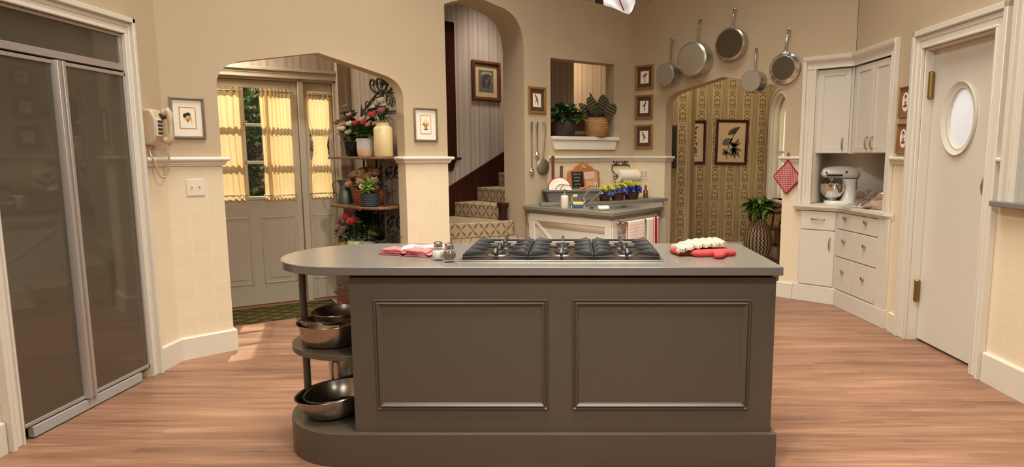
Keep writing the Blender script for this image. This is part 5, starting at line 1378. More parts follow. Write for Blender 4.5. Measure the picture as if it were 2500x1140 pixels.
# flower baskets
for k, (x, y, s_, lab, fm) in enumerate(((.325, 6.475, .85, 'small brown basket of lavender and lemon flowers, leftmost by the sink', [M_LAVFL, M_YELLOWFL]), (.465, 6.59, 1.0, 'brown basket of violet blue and lemon flowers, middle of the three by the sink', [M_LAVFL, M_YELLOWFL]), (.625, 6.735, 1.12, 'brown basket of bright cobalt and lemon flowers, rightmost by the sink', [M_BLUEFL, M_YELLOWFL]))):
    rnd = random.Random(60+k); o = thing('flower_basket', lab, 'flower basket', (x, y, .926), .4, 'flower baskets by the sink')
    m = MB(); m.lathe([(0, 0), (.055*s_, 0), (.058*s_, .004), (.074*s_, .06*s_), (.078*s_, .068*s_), (.073*s_, .068*s_), (.068*s_, .055*s_), (0, .05*s_)], 32); m.obj('basket', M_BRWICKER, o)
    m = MB(); foliage(m, rnd, 40, (0, 0, .08*s_), (.08*s_, .08*s_, .03), .04, .022); m.obj('foliage', M_GREEN[0], o, smooth=80)
    low = [(.075*s_*math.cos(a)+rv(rnd)*.012, .075*s_*math.sin(a)+rv(rnd)*.012, .075*s_+rnd.uniform(0, .04), (math.cos(a), math.sin(a), .3)) for a in [2*PI*i/12 for i in range(12)]]
    flowers(o, low, .034, [fm[0] if k < 2 else M_BLUEFL], rnd)
    hi_ = [(rv(rnd)*.07*s_, rv(rnd)*.07*s_, .125*s_+rnd.uniform(-.015, .03)) for _ in range(13)]
    flowers(o, hi_, .036, [M_YELLOWFL], rnd)
bt_ = thing('spice_bottle', 'small brown bottle with a cork behind the cobalt flower basket', 'bottle', (.80, 6.93, .926))
m = MB(); m.lathe([(0, 0), (.026, 0), (.027, .005), (.027, .075), (.014, .095), (.012, .12), (.015, .122), (.015, .128), (0, .128)], 20); m.obj('bottle_body', pm('brown_glass', (112, 66, 36), .15), bt_); m = MB(); m.lathe([(0, .128), (.011, .128), (.012, .145), (0, .146)], 12); m.obj('cork', M_OAK, bt_)
# chalk board plaque
cb = thing('chalkboard_plaque', 'honey wood notice board with a chalk slate leaning behind the sink', 'notice board', P.w(.442, -.06, .926), P.a)
m = MB(); T_ = Matrix.Rotation(rad(-6), 4, 'X'); m.M = T_
ol = [(-.205, 0), (.205, 0), (.20, .10), (.208, .20), (.21, .285), (.20, .302), (.165, .312), (.135, .318), (.12, .342), (.098, .354), (.075, .36), (.06, .378), (.03, .388), (.0, .391), (-.03, .388), (-.06, .378), (-.075, .36), (-.098, .354), (-.12, .342), (-.135, .318), (-.165, .312), (-.20, .302), (-.21, .285), (-.208, .20), (-.20, .10)]
m.prism(ol, -.010, .010, 'y'); m.obj('board', M_OAK, cb, bevel=.004)
m = MB(); m.M = T_; m.box(-.165, -.012, -.0115, -.0101, .06, .295); sl_ = m.obj('slate', pm('black_slate', (30, 26, 22), .7), cb)
rnd = random.Random(3)
for r in range(6):
    m = MB(); m.M = T_; z = .268-.036*r; x = -.150+(.01 if r % 2 else 0); pts = []
    n = 22 if r in (0, 4) else 17
    for i in range(n): pts.append((x+.0052*i+.003*math.sin(i*2.1), -.0122, z+.009*math.sin(i*1.9+r*1.3)*(1 if i % 5 else .2)+.003*rv(rnd)))
    m.tube(pts, .0016, 4); m.obj('chalk_scrawl', pm('chalk', (196, 186, 166), .9) if r == 0 else bpy.data.materials['chalk'], sl_)
m = MB(); m.M = T_; m.box(.012, .178, -.0112, -.0101, .05, .295); m.obj('cork_panel', pm('cork', (206, 158, 116), .9, var=.1, scale=60), cb)
for (x0, x1, z0, z1, mt, rz) in ((.025, .165, .205, .285, pm('pink_paper', (226, 186, 168), .8), -.10), (.02, .13, .125, .20, pm('buff_card', (222, 172, 128), .8), .03), (.018, .135, .06, .145, pm('orange_leaflet', (226, 160, 74), .8), 0), (.135, .172, .09, .17, pm('white_card', (226, 214, 206), .8), 0)):
    m = MB(); m.M = T_ @ Matrix.Rotation(rz, 4, 'Y'); m.box(x0, x1, -.013, -.0112, z0, z1); m.obj('pinned_paper', mt, cb)
m = MB(); m.M = T_; m.box(.03, .12, -.0135, -.013, .192, .196); m.box(.148, .162, -.0135, -.013, .115, .15); m.obj('ink_mark', pm('violet_ink', (96, 92, 150), .8), cb)
m = MB(); m.M = T_; m.prism([(.024*math.cos(2*PI*k/28), .345+.031*math.sin(2*PI*k/28)) for k in range(28)], -.014, -.010, 'y'); m.obj('medallion', M_PAPER, cb)
m = MB(); m.M = T_; m.prism([(.020*math.cos(2*PI*k/28), .345+.027*math.sin(2*PI*k/28)) for k in range(28)], -.0145, -.0138, 'y'); md = m.obj('medallion_field', M_INK, cb)
m = MB(); m.M = T_; m.prism([(p[0], p[1]+.343) for p in blob(.004, .0, .011, .008, .6)], -.0152, -.0143, 'y'); m.prism([(p[0], p[1]+.343) for p in blob(-.004, .008, .007, .010, -.3)], -.0152, -.0143, 'y'); m.obj('medallion_bird', M_WHITEPL, md)
# rolling pins standing in the corner
for x, y, h, lab in ((.025, -.065, .465, 'tall brown wooden rod standing in the corner by the sink'), (.125, -.075, .36, 'short brown wooden rod standing behind the dish tub')):
    m = MB(); m.lathe([(0, 0), (.013, 0), (.015, .006), (.015, h-.02), (.017, h-.018), (.017, h-.004), (.012, h), (0, h)], 16); p = P.w(x, y, .926); tag(m.obj('wooden_rod', M_WALNUT, None, p), lab, 'rod', 'wooden rods behind the dish tub')
# paper towels
pt = thing('paper_towel_holder', 'black scrolled iron paper towel holder on the wall by the sink', 'paper towel holder', P.w(0, 0, 0), P.a)
m = MB(); m.tube([(.855, -.012, 1.285), (1.10, -.012, 1.285)], .006, 8); m.obj('cross_bar', M_IRON, pt)
for c_, sx in ((.885, 1), (.945, -1), (1.005, 1), (1.07, -1)):
    m = MB(); m.tube([(c_+sx*.034*(1-k/24)*math.cos(-PI/2+2.6*PI*k/24), -.012, 1.327+.036*(1-k/26)*math.sin(-PI/2+2.6*PI*k/24)) for k in range(24)], .005, 6); m.obj('scroll', M_IRON, pt)
m = MB(); m.tube([(.855, -.012, 1.285), (.845, -.02, 1.23), (.845, -.06, 1.20), (.83, -.12, 1.185), (.83, -.13, 1.15), (.83, -.10, 1.13), (.83, -.075, 1.145), (.83, -.08, 1.175)], .0055, 8); m.obj('left_arm', M_IRON, pt)
m = MB(); m.tube([(1.10, -.012, 1.285), (1.105, -.012, 1.26)], .006, 8); m.tube([(.83, -.088, 1.165), (1.165, -.088, 1.165)], .006, 8); m.obj('rod', M_IRON, pt)
pr = thing('paper_towel_roll', 'white paper towel roll with faint flower print on the iron holder', 'paper towels', P.w(0, 0, 0), P.a)
def towelprint():
    t = NT('printed_paper_towel'); x, y, z = t.xyz()
    v = t.n('ShaderNodeTexVoronoi'); v.inputs['Scale'].default_value = 30; t.link(t.obj(), v.inputs['Vector'])
    f = t.m_('LESS_THAN', v.outputs['Distance'], .22)
    return t.fin(t.mix(t.m_('MULTIPLY', f, .2), rgb((240, 230, 212)), rgb((150, 140, 170))), .9)
m = MB(); m.lathe([(.020, .87), (.071, .87), (.072, 1.145), (.020, 1.145)], 36, (0, -.088, 1.165), 'x'); m.obj('paper', towelprint(), pr)
m = MB(); m.lathe([(.018, .868), (.020, .868), (.020, 1.147), (.018, 1.147)], 20, (0, -.088, 1.165), 'x'); m.obj('core', pm('cardboard', (170, 136, 96), .9), pr)
# hanging utensils on the post
def ut(name, label, x, cat): return thing(name, label, cat, A.w(x, -.004, 0), A.a, 'steel utensils hung on the post')
for x, z1, z0, r, lab in ((3.19, 1.735, 1.265, .030, 'long steel serving spoon hanging leftmost on the post'), (3.265, 1.735, 1.43, .027, 'short steel serving spoon hanging between the long spoon and the skimmer')):
    o = ut('serving_spoon', lab, x, 'spoon')
    m = MB(); m.prism([(-.012, z1), (.012, z1), (.015, z1-.03), (.009, z1-.10), (.0055, z1-.16), (.0055, z0), (-.0055, z0), (-.0055, z1-.16), (-.009, z1-.10), (-.015, z1-.03)], -.018, -.012, 'y'); m.obj('handle', M_STEEL, o, bevel=.002)
    m = MB(); m.grid(14, 14, lambda u, v: (lambda a, q: (r*q*math.cos(a)*(1-.15*math.sin(a)), -.016-.016*(1-q*q)+.012*q*math.sin(a)*0, z0-.035+r*1.45*q*math.sin(a)))(2*PI*u, v)); m.obj('bowl', M_CHROME, o, smooth=80, solid=.002)
    m = MB(); m.tube([(0, 0, z1-.012), (0, -.02, z1-.012)], .003, 6); m.obj('hook', M_STEELDK, o)
o = ut('skimmer', 'round steel skimmer hanging rightmost on the post', 3.345, 'skimmer')
m = MB(); m.tube([(-.01, -.012, 1.725), (.005, -.035, 1.735), (.018, -.035, 1.70), (.022, -.025, 1.60), (.006, -.02, 1.45), (-.004, -.02, 1.36)], [.006, .007, .006, .005, .006, .007], 8); m.obj('handle', M_STEEL, o)
m = MB(); m.lathe([(0, -.038), (.055, -.036), (.076, -.026), (.082, -.012), (.084, -.010), (.082, -.009), (.072, -.022), (.05, -.030), (0, -.032)], 36, (.0, 0, 1.278), 'y'); m.obj('pan', M_POTBASE, o)
m = MB(); m.tube([(0, 0, 1.715), (-.002, -.03, 1.715)], .003, 6); m.obj('hook', M_STEELDK, o)

# ---------------------------------------------------------------- pans on the wall
def pan(label, x, z, r, rb, d, hx, hz, wd, mats, group='pans hung over the dining arch', helper=False, name='saucepan', fork=False):
    o = thing(name, label, 'pan', D.w(x, -.006, 0), D.a, group)
    m = MB(); ring = r-rb
    m.lathe([(0, -d), (rb*.97, -d), (rb, -d+.004), (r-.002, -d*.55 if ring > .02 else -d+.012), (r, -.012), (r+.003, -.008), (r, -.006), (r-.004, -.012), (r-.006, -d*.6), (rb-.006, -d+.008), (0, -d+.006)], 48, (0, 0, z), 'y'); m.obj('pan_body', mats[0], o)
    m = MB(); m.lathe([(0, -d-.0015), (rb*.93, -d-.0015), (rb*.95, -d+.001), (0, -d+.001)], 48, (0, 0, z), 'y'); m.obj('base_plate', mats[1], o)
    m = MB(); tz = z+r; dx = hx-x
    m.tube([(0+dx*.1, -.03, tz-.02), (dx*.15, -.035, tz+.02), (dx*.6, -.045, tz+(hz-tz)*.55), (dx*.95, -.035, hz-.015), (dx, -.03, hz)], [wd*.8, wd*.7, wd, wd*1.25, wd*.8], 10); h = m.obj('handle', mats[2], o)
    m = MB(); m.box(-.022, .022, -.045, -.020, tz-.022, tz+.012); m.obj('rivet_bracket', mats[2], h, bevel=.006)
    m = MB(); m.tube([(dx, .005, hz-.02), (dx, -.05, hz-.02), (dx, -.055, hz-.005)], .004, 6); m.obj('hook', M_IRON, o)
    if helper:
        m = MB(); m.tube([(.03+x_*.05, -.04-y_*.05, z-r-zz) for x_, y_, zz in ((-1, 0, -.015), (-1, .6, .035), (1, .6, .035), (1, 0, -.015))], .006, 8); m.obj('helper_handle', M_ALUPOT, o)
    return o
pan('small aluminium saucepan hung leftmost over the dining arch', .486, 2.252, .118, .112, .155, .50, 2.643, .009, (M_ALUPOT, M_ALUPOT, M_STEELDK))
pan('large deep aluminium pan with a helper handle hung over the dining arch', .804, 2.383, .172, .158, .155, .83, 2.803, .0095, (M_ALUPOT, M_ALUPOT, M_STEELDK), helper=True)
pan('dark bottomed steel saute pan hung highest over the dining arch', 1.19, 2.498, .162, .150, .085, 1.215, 2.85, .010, (M_STEEL, M_PANDK, M_CHROME), name='saute_pan')
pan('small shiny saucepan hung lowest over the dining arch', 1.458, 2.109, .106, .104, .145, 1.455, 2.447, .0085, (M_STEEL, M_ALUPOT, M_STEELDK))
pan('dark bottomed skillet with sloping sides hung rightmost over the dining arch', 1.742, 2.217, .148, .118, .055, 1.775, 2.583, .0095, (M_CHROME, M_PANDK, M_CHROME), name='skillet')

# gingham pot holder under the rail
gh = thing('pot_holder', 'red gingham pot holder with red binding hanging by the right cabinet', 'pot holder', D.w(1.812, -.025, 1.185), D.a)
gh.scale = (.93, 1, 1.1)
m = MB(); m.M = Matrix.Rotation(rad(47), 4, 'Y'); q = [(-.10, -.10), (.10, -.10), (.10, .10), (-.10, .10)]
m.prism(q, -.008, .004, 'y'); g_ = m.obj('quilted_pad', M_GINGHAM, gh, bevel=.004); 
m = MB(); m.M = Matrix.Rotation(rad(47), 4, 'Y'); m.tube([(x, -.002, z) for x, z in ((-.102, -.094), (-.094, -.102), (.094, -.102), (.102, -.094), (.102, .094), (.094, .102), (-.094, .102), (-.102, .094))], .008, 8, True); m.obj('binding', M_REDBIND, gh)
m = MB(); m.tube([(-.008, 0, .14), (-.006, .0, .20), (.004, .0, .215), (.010, 0, .20), (.004, 0, .14)], .005, 6); m.obj('loop', M_REDBIND, gh)

# ---------------------------------------------------------------- corner cabinets
C_out = isect(D, -.02, RC, 0)
# upper casing and crown
m = MB()
def vcas(f, x0, x1, z0, z1, out):
    w_ = x1-x0; m = MB()
    m.box(x0+.0015, x1-.0015, -.020, -.001, z0, z1-.0015)
    xa, xb = (x0, x0+w_*.28) if out < 0 else (x1-w_*.28, x1); m.box(xa, xb, -.044, -.001, z0, z1)
    xa, xb = (x1-w_*.2, x1) if out < 0 else (x0, x0+w_*.2); m.box(xa, xb, -.030, -.001, z0, z1-.09)
    m.box(x0+w_*.48, x0+w_*.56, -.027, -.001, z0, z1-.05)
    return m
D_ = vcas(D, 1.925, 2.045, .938, 2.285, -1); D.put(D_, 'trim_12', M_TRIM, bevel=.003)
R_ = vcas(R, .655, .735, .938, 2.30, 1); R.put(R_, 'trim_13', M_TRIM, bevel=.003)
CROWN = [(0.001, 2.185), (.026, 2.185), (.026, 2.198), (.018, 2.205), (.018, 2.235), (.03, 2.243), (.05, 2.262), (.056, 2.285), (.056, 2.297), (.001, 2.297)]
sweep([D.w(1.93), isect(D, 0, R, 0), R.w(.73)], CROWN, 'trim_14', M_TRIM)
def shaker_door(m, x0, x1, z0, z1, y, th=.018, st_=.055, rec=.008):
    m.box(x0, x1, y+rec*.9, y+th, z0, z1)
    m.box(x0, x0+st_, y, y+rec, z0, z1); m.box(x1-st_, x1, y, y+rec, z0, z1); m.box(x0+st_, x1-st_, y, y+rec, z0, z0+st_); m.box(x0+st_, x1-st_, y, y+rec, z1-st_, z1)
def pull(parent, x, y, z, vert=True, L=.10):
    m = MB(); h = L/2
    P_ = [(0, 0, -h), (0, -.018, -h*.9), (0, -.026, -h*.4), (0, -.026, h*.4), (0, -.018, h*.9), (0, 0, h)] if vert else [(-h, 0, 0), (-h*.9, -.018, 0), (-h*.4, -.026, 0), (h*.4, -.026, 0), (h*.9, -.018, 0), (h, 0, 0)]
    m.tube(P_, [.007, .005, .006, .006, .005, .007], 8); return m.obj('pull', M_PULL, parent, (x, y, z))
# upper left unit on the dining arch wall
u1 = thing('wall_cabinet', 'white single door wall cabinet above the stand mixer', 'cabinet', D.loc(), D.a, 'white wall cabinets in the right corner')
def toL(f, p): dx, dy = p[0]-f.o[0], p[1]-f.o[1]; return (dx*f.d[0]+dy*f.d[1], dx*f.n[0]+dy*f.n[1])
ci, cb_ = isect(D, .03, R, .03), isect(D, .33, R, .33)
m = MB(); m.prism([(2.048, .03), toL(D, ci), toL(D, cb_), (2.048, .33)], 1.412, 2.183); m.obj('carcass', M_CAB, u1)
xe = toL(D, isect(D, .01, R, .01))[0]
m = MB(); shaker_door(m, 2.055, xe-.035, 1.418, 2.172, .010); d = m.obj('door', M_CAB, u1, bevel=.002); pull(d, xe-.085, .010, 1.50)
m = MB(); m.box(xe-.032, xe-.012, .014, .03, 1.412, 2.183); m.obj('corner_stile', M_CAB, u1)
u2 = thing('wall_cabinet', 'white double door wall cabinet above the glass jars', 'cabinet', R.loc(), R.a, 'white wall cabinets in the right corner')
m = MB(); m.prism([toL(R, ci), (.615, .03), (.615, .33), toL(R, cb_)], 1.412, 2.183); m.obj('carcass', M_CAB, u2)
x0 = .045; xm_ = .365; x1 = .652
for a, b, hx in ((x0, xm_-.002, xm_-.045), (xm_+.002, x1, xm_+.045)):
    m = MB(); shaker_door(m, a, b, 1.418, 2.172, -.019 if False else -.012); d = m.obj('door', M_CAB, u2, bevel=.002); pull(d, hx, -.012, 1.50)
# base cabinets
CT = .938
b1 = thing('base_cabinet', 'white base cabinet with one drawer over one door below the mixer', 'cabinet', D.loc(), D.a, 'white base cabinets in the right corner')
xc = toL(D, C_out)[0]
cback = isect(D, .33, R, .33)
m = MB(); m.prism([(2.046, 0), (2.046, -.002), (1.945, -.002), (1.945, -.012), (xc-.006, -.012), toL(D, cback), (2.046, .33)], .158, .882); m.obj('carcass', M_CAB, b1)
m = MB(); m.prism([(1.912, -.004), (1.912, -.036), (xc+.004, -.036), (xc-.002, -.004)], 0, .160); m.obj('plinth', M_CAB, b1, bevel=.003)
m = MB(); m.box(1.965, 2.285, -.030, -.012, .70, .872); d = m.obj('drawer', M_CAB, b1, bevel=.003); pull(d, 2.125, -.030, .80, False, .12)
m = MB(); m.box(1.965, 2.285, -.030, -.012, .170, .690); d = m.obj('door', M_CAB, b1, bevel=.003); pull(d, 2.245, -.030, .575, True, .11)
b2_ = thing('base_cabinet', 'white base cabinet with six drawers beside the swing door', 'cabinet', RC.loc(), RC.a, 'white base cabinets in the right corner')
m = MB(); m.prism([(.008, -.008), (.692, -.008), (.692, .0), (.655, .02), (.655, .33), toL(RC, cback)], .150, .882); m.obj('carcass', M_CAB, b2_)
m = MB(); m.prism([(-.016, -.034), (.845, -.034), (.845, -.006), (.0, -.004)], 0, .152); m.obj('plinth', M_CAB, b2_, bevel=.003)
for i, (xa, xb) in enumerate(((.022, .338), (.346, .682))):
    for za, zb in ((.728, .872), (.470, .718), (.165, .460)):
        m = MB(); m.box(xa, xb, -.026, -.008, za, zb); d = m.obj('drawer', M_CAB, b2_, bevel=.003)
        m = MB(); m.prism([(-.022, .012), (-.006, .022), (.014, .014), (.022, .0), (.012, -.010), (-.008, -.006)], -.022, -.010, 'y'); m.tube([(-.012, 0, .006), (-.012, -.012, .006)], .005, 6); m.tube([(.012, 0, .003), (.012, -.012, .003)], .005, 6); m.obj('pull', M_PULL, d, ((xa+xb)/2, -.026, (za+zb)/2+.025), bevel=.003)
m = MB(); m.box(.694, .838, -.030, -.006, .152, .882); m.obj('end_stile', M_CAB, b2_, bevel=.003)
cto = thing('corner_countertop', 'cream moulded countertop over the white corner base cabinets', 'countertop', (0, 0, 0))
def ctp(o): 
    return [D.w(1.90, -.004)[:2], D.w(1.90, -.075+o)[:2], isect(D, -.075+o, RC, -.055+o), RC.w(.80, -.055+o)[:2], RC.w(.855-o*.3, -.012)[:2], R.w(.80, -.004)[:2], R.w(.624, -.004)[:2], R.w(.624, .5)[:2], isect(D, .5, R, .5), D.w(2.052, .5)[:2], D.w(2.052, -.004)[:2]]
m = MB(); m.prism(ctp(0), .912, CT); m.obj('top_slab', M_TRIM, cto, bevel=.004)
m = MB(); m.prism(ctp(.012), .898, .912); m.prism(ctp(.026), .883, .898); m.obj('edge_moulding', M_TRIM, cto, bevel=.003)
# stand mixer
mx = thing('stand_mixer', 'white stand mixer with a steel bowl on the corner countertop', 'stand mixer', (2.555, 5.99, CT), -.12)
M_MIX = pm('white_mixer_enamel', (232, 226, 218), .22, var=.01)
m = MB(); loft(m, [[(-.155+(p[0]+.18)*.9, p[1], 0) for p in rr(.33, .19, 0, .09, 6)], [(-.155+(p[0]+.18)*.9, p[1]*.99, .018) for p in rr(.33, .19, 0, .09, 6)], [(-.150+(p[0]+.18)*.87, p[1]*.94, .028) for p in rr(.33, .19, 0, .09, 6)]], True, True); m.obj('base', M_MIX, mx, smooth=50)
m = MB()
loft(m, [[(.075+p[0], p[1], .024) for p in rr(.15, .15, 0, .05)], [(.085+p[0], p[1], .08) for p in rr(.12, .12, 0, .045)], [(.088+p[0], p[1], .16) for p in rr(.10, .10, 0, .04)], [(.075+p[0], p[1], .235) for p in rr(.13, .10, 0, .04)]], True, True); m.obj('column', M_MIX, mx, smooth=50)
m = MB(); rg_ = []
for x, ry, rz, zc in ((-.175, .001, .001, .29), (-.173, .040, .030, .29), (-.155, .055, .045, .292), (-.09, .062, .056, .296), (0, .066, .060, .298), (.09, .064, .058, .296), (.135, .056, .050, .29), (.158, .034, .03, .285), (.162, .001, .001, .285)):
    rg_.append([(x, ry*math.cos(2*PI*k/24), zc+rz*math.sin(2*PI*k/24)) for k in range(24)])
loft(m, rg_, False); m.obj('motor_head', M_MIX, mx, smooth=60)
m = MB(); m.box(-.145, .0, -.063, .063, .262, .278); m.obj('trim_band', M_BLACK, mx, bevel=.002)
m = MB(); m.lathe([(0, 0), (.018, 0), (.018, .014), (.012, .018), (0, .018)], 16, (-.188, 0, .29), 'x'); m.obj('hub_knob', M_CHROME, mx)
m = MB(); m.lathe([(0, -.076), (.010, -.074), (.010, -.05), (0, -.05)], 12, (.03, 0, .30), 'y'); m.obj('lock_knob', M_BLACK, mx)
m = MB(); m.lathe([(0, -.070), (.009, -.068), (.009, -.05), (0, -.05)], 12, (-.15, 0, .296), 'y'); m.obj('side_knob', M_BLACK, mx)
m = MB(); m.lathe([(0, .03), (.045, .03), (.05, .036), (.04, .042), (.045, .05), (.085, .075), (.107, .12), (.112, .185), (.115, .187), (.112, .189), (.105, .125), (.08, .08), (0, .056)], 40, (-.075, 0, 0)); m.obj('bowl', M_CHROME, mx)
m = MB(); m.lathe([(.022, .215), (.03, .24), (.03, .25), (0, .25)], 16, (-.085, 0, 0)); m.tube([(-.085, 0, .12), (-.085, 0, .225)], .006, 8); m.obj('beater_shaft', M_STEEL, mx)
m = MB(); m.tube([(.15, .02, .26), (.19, .05, .20), (.18, .06, .08), (.16, .08, .02)], .004, 6); m.obj('power_cord', M_WHITEPL, mx)
# glass jars with tilted lids
def jar(label, x, y, s_, rz):
    o = thing('storage_jar', label, 'jar', (x, y, CT), rz, 'glass jars beside the mixer')
    m = MB(); m.lathe([(0, 0), (.07*s_, 0), (.082*s_, .01), (.085*s_, .06), (.083*s_, .11), (.062*s_, .135), (.062*s_, .145), (.058*s_, .145), (.058*s_, .133), (.078*s_, .108), (.080*s_, .06), (.076*s_, .012), (0, .006)], 36); m.obj('jar_glass', M_THIN, o)
    m = MB(); m.lathe([(0, .007), (.074*s_, .012), (.078*s_, .05), (0, .062)], 28); m.obj('cookies', pm('biscuit_brown', (168, 112, 70), .9, var=.3, scale=30, bump=.5), o)
    m = MB(); m.M = Matrix.Translation((-.06*s_, -.03, .135)) @ Matrix.Rotation(rad(50), 4, 'Y') @ Matrix.Rotation(rad(-18), 4, 'X'); m.lathe([(0, .02), (.05*s_, .018), (.066*s_, .01), (.068*s_, -.006), (.06*s_, -.006), (.055*s_, .008), (0, .012)], 32, (.06*s_, 0, 0)); m.obj('steel_lid', M_ALU, o)
    return o
jar('glass cookie jar with a tilted steel lid just right of the mixer', 2.70, 5.80, 1.1, 0)
jar('larger glass cookie jar with a tilted steel lid furthest right of the mixer', 2.72, 5.58, 1.25, .3)
# bread in cellophane
bg = thing('bread_bag', 'pastries in a clear cellophane bag with its twisted end over the counter edge', 'bag', (2.555, 5.33, CT), -.95)
rnd = random.Random(77)
m = MB(); m.ell((.05, .02, .05), (.075, .055, .05)); m.obj('roll', pm('golden_crust', (214, 156, 92), .6, var=.15, scale=30), bg)
m = MB(); m.ell((.10, -.02, .10), (.06, .05, .05)); m.obj('roll', pm('pink_glaze', (222, 158, 130), .5, var=.15, scale=30), bg)
m = MB(); m.ell((-.04, .0, .035), (.05, .05, .035)); m.obj('roll', pm('brown_crust', (150, 92, 60), .6, var=.2, scale=30), bg)
def crumple(rings, n, seed):
    r_ = random.Random(seed); out = []
    for (c, ra, rb_) in rings:
        out.append([(c[0], c[1]+ra*math.cos(2*PI*k/n)*r_.uniform(.8, 1.1), max(.002 if c[0] > -.24 else -1, c[2]+rb_*math.sin(2*PI*k/n)*r_.uniform(.8, 1.15))) for k in range(n)])
    return out
m = MB(); loft(m, crumple([((.19, 0, .08), .02, .03), ((.165, 0, .085), .075, .08), ((.10, 0, .085), .09, .085), ((.03, 0, .075), .085, .075), ((-.05, 0, .055), .075, .055), ((-.10, 0, .035), .045, .033), ((-.135, 0, .025), .018, .02)], 18, 5), True, True); m.obj('cellophane', M_CELLO, bg, smooth=0)
m = MB(); loft(m, [[(x, y, z) for x, y, z in r] for r in crumple([((-.135, 0, .025), .018, .02), ((-.17, .01, .03), .05, .03), ((-.20, .02, .022), .07, .02), ((-.245, .03, .008), .085, .012), ((-.275, .03, -.03), .08, .015)], 14, 6)], False); m.obj('twisted_end', M_CELLO, bg, smooth=0)

# ---------------------------------------------------------------- dining room floor plant and chair
vz = thing('woven_vase', 'tall zigzag woven floor vase in the dining room', 'vase', (2.36, 7.92, 0))
m = MB(); m.lathe([(0, 0), (.10, 0), (.11, .01), (.135, .08), (.172, .22), (.182, .32), (.165, .42), (.115, .51), (.085, .56), (.088, .585), (.108, .605), (.10, .605), (.08, .58), (.08, .5), (0, .3)], 56); m.obj('vase_body', M_VASE, vz)
rnd = random.Random(91); fp = thing('leafy_plant', 'bright green leafy plant standing in the woven floor vase', 'potted plant', (2.36, 7.92, .59))
m = MB(); foliage(m, rnd, 110, (0, 0, .16), (.17, .15, .11), .13, .075, .2, .7); m.obj('foliage', M_GREEN[0], fp, smooth=80)
m = MB(); foliage(m, rnd, 30, (.02, -.08, .14), (.17, .09, .10), .13, .075, .1, .7); m.obj('bright_foliage', M_GREEN[2], fp, smooth=80)
m = MB()
for k in range(14): a = 2*PI*k/14; m.tube([(.02*math.cos(a), .02*math.sin(a), -.04), (.10*math.cos(a), .09*math.sin(a), .14)], .004, 5)
m.obj('stems', M_GREEN[1], fp)
ch = thing('spindle_chair', 'brown turned wooden armchair behind the woven vase in the dining room', 'chair', (2.60, 8.30, 0), 2.6)
m = MB(); m.prism([(.23*math.cos(2*PI*k/24)*1.0, .22*math.sin(2*PI*k/24)) for k in range(24)], .42, .455); m.obj('seat', M_CHAIRWOOD, ch, bevel=.01)
for sx in (-1, 1):
    for sy in (-1, 1):
        m = MB(); m.tube([(sx*.15, sy*.14, .43), (sx*.175, sy*.165, .30), (sx*.19, sy*.18, .22), (sx*.21, sy*.20, .0)], [.017, .024, .015, .014], 10); m.obj('leg', M_CHAIRWOOD, ch)
m = MB(); m.tube([(-.19, -.18, .2), (.19, -.18, .2)], .010, 8); m.tube([(-.19, -.18, .2), (-.19, .18, .2)], .010, 8); m.tube([(.19, -.18, .2), (.19, .18, .2)], .010, 8); m.tube([(-.19, 0, .2), (.19, 0, .2)], .010, 8); m.obj('stretcher', M_CHAIRWOOD, ch)
m = MB(); m.tube([(.27*math.cos(a), .25*math.sin(a), .66) for a in [-.5+(PI+1.0)*k/20 for k in range(21)]], .020, 10); m.obj('arm_bow', M_CHAIRWOOD, ch)
for k in range(9):
    a = -.3+(PI+.6)*k/8
    m = MB(); m.tube([(.20*math.cos(a), .19*math.sin(a), .45), (.245*math.cos(a), .23*math.sin(a), .56), (.268*math.cos(a), .248*math.sin(a), .65)], [.009, .014, .009], 8); m.obj('spindle', M_CHAIRWOOD, ch)
m = MB(); m.tube([(.26*math.cos(a), .26*math.sin(a), .74) for a in [.5+(PI-1.0)*k/14 for k in range(15)]], .022, 10); m.obj('back_rest', M_CHAIRWOOD, ch)

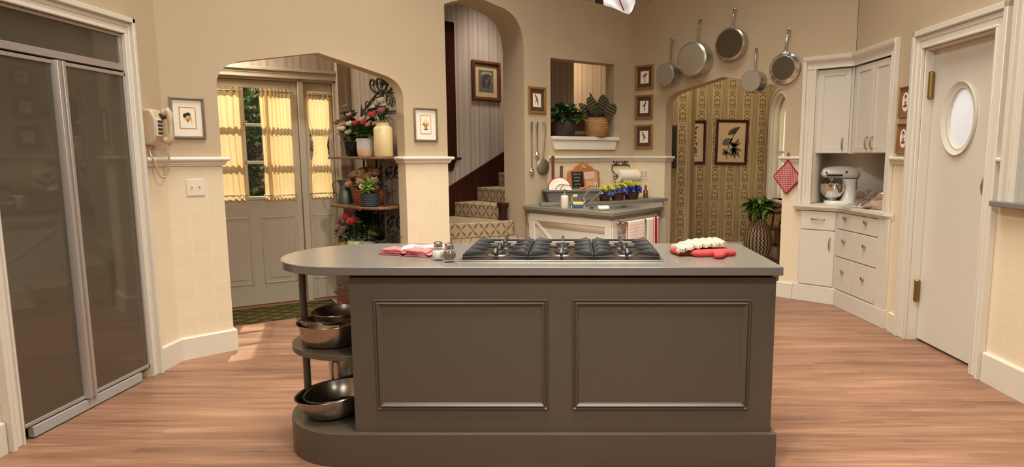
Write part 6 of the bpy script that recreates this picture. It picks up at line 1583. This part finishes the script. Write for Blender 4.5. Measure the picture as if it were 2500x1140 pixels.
# ---------------------------------------------------------------- stage lamp overhead
sg = thing('stage_lamp', 'black stage lamp with a crumpled white diffusion sheet hanging at the top', 'stage lamp', (.33, 5.2, 2.75))
m = MB(); m.M = Matrix.Rotation(rad(25), 4, 'X'); m.lathe([(0, -.10), (.07, -.10), (.11, -.06), (.12, .10), (.12, .12), (.11, .12), (.105, .0), (0, -.05)], 28, (0, 0, 0), 'y'); m.obj('housing', M_BLACK, sg)
m = MB(); m.tube([(-.15, 0, 0), (-.155, 0, .18), (0, 0, .24), (.155, 0, .18), (.15, 0, 0)], .01, 8); m.obj('yoke', M_BLACK, sg)
m = MB(); m.tube([(0, 0, .24), (0, 0, .85)], .016, 8); m.obj('hanging_pipe', M_BLACK, sg)
for pts in (((-.30, -.02, -.12), (-.19, -.10, -.145), (-.17, -.10, -.02), (-.28, -.02, 0)), ((.17, -.08, -.11), (.29, -.02, -.128), (.29, -.02, -.05), (.17, -.08, 0)), ((-.16, -.12, -.17), (-.08, -.14, -.19), (-.06, -.1, 0), (-.16, -.08, 0))):
    m = MB(); m.add(pts, [(0, 1, 2, 3)]); m.obj('barn_door', M_BLACK, sg, solid=.004)
m = MB()
ed = [(-.095, -.19), (.0, -.225), (.055, -.242), (.105, -.262), (.125, -.24), (.155, -.165), (.15, .02)]
def sheet(u, v):
    i = min(len(ed)-2, int(u*(len(ed)-1))); t = u*(len(ed)-1)-i
    xb = ed[i][0]+(ed[i+1][0]-ed[i][0])*t; zb = ed[i][1]+(ed[i+1][1]-ed[i][1])*t
    xt = -.12+.26*u; zt = .10
    return (xb+(xt-xb)*v, -.14-.02*math.sin(u*13+v*4)-.012*math.sin(v*17+u*5), zb+(zt-zb)*v)
m.grid(30, 16, sheet); m.obj('diffusion_sheet', cloth_mat('white_diffusion_paper', (244, 242, 246), .5, .02), sg, smooth=20)
m = MB(); m.tube([(-.05, -.175, .02), (.0, -.18, -.10), (.06, -.178, -.24)], .006, 6); m.obj('red_clip', pm('dark_red_strap', (110, 26, 40), .5), sg)
l = bpy.data.lights.new('stage_lamp_bulb', 'POINT'); l.energy = 3; l.shadow_soft_size = .05; l.color = (.95, .95, 1)
lo_ = bpy.data.objects.new('stage_lamp_bulb', l); lo_.location = (.34, 5.15, 2.66); COL.objects.link(lo_)
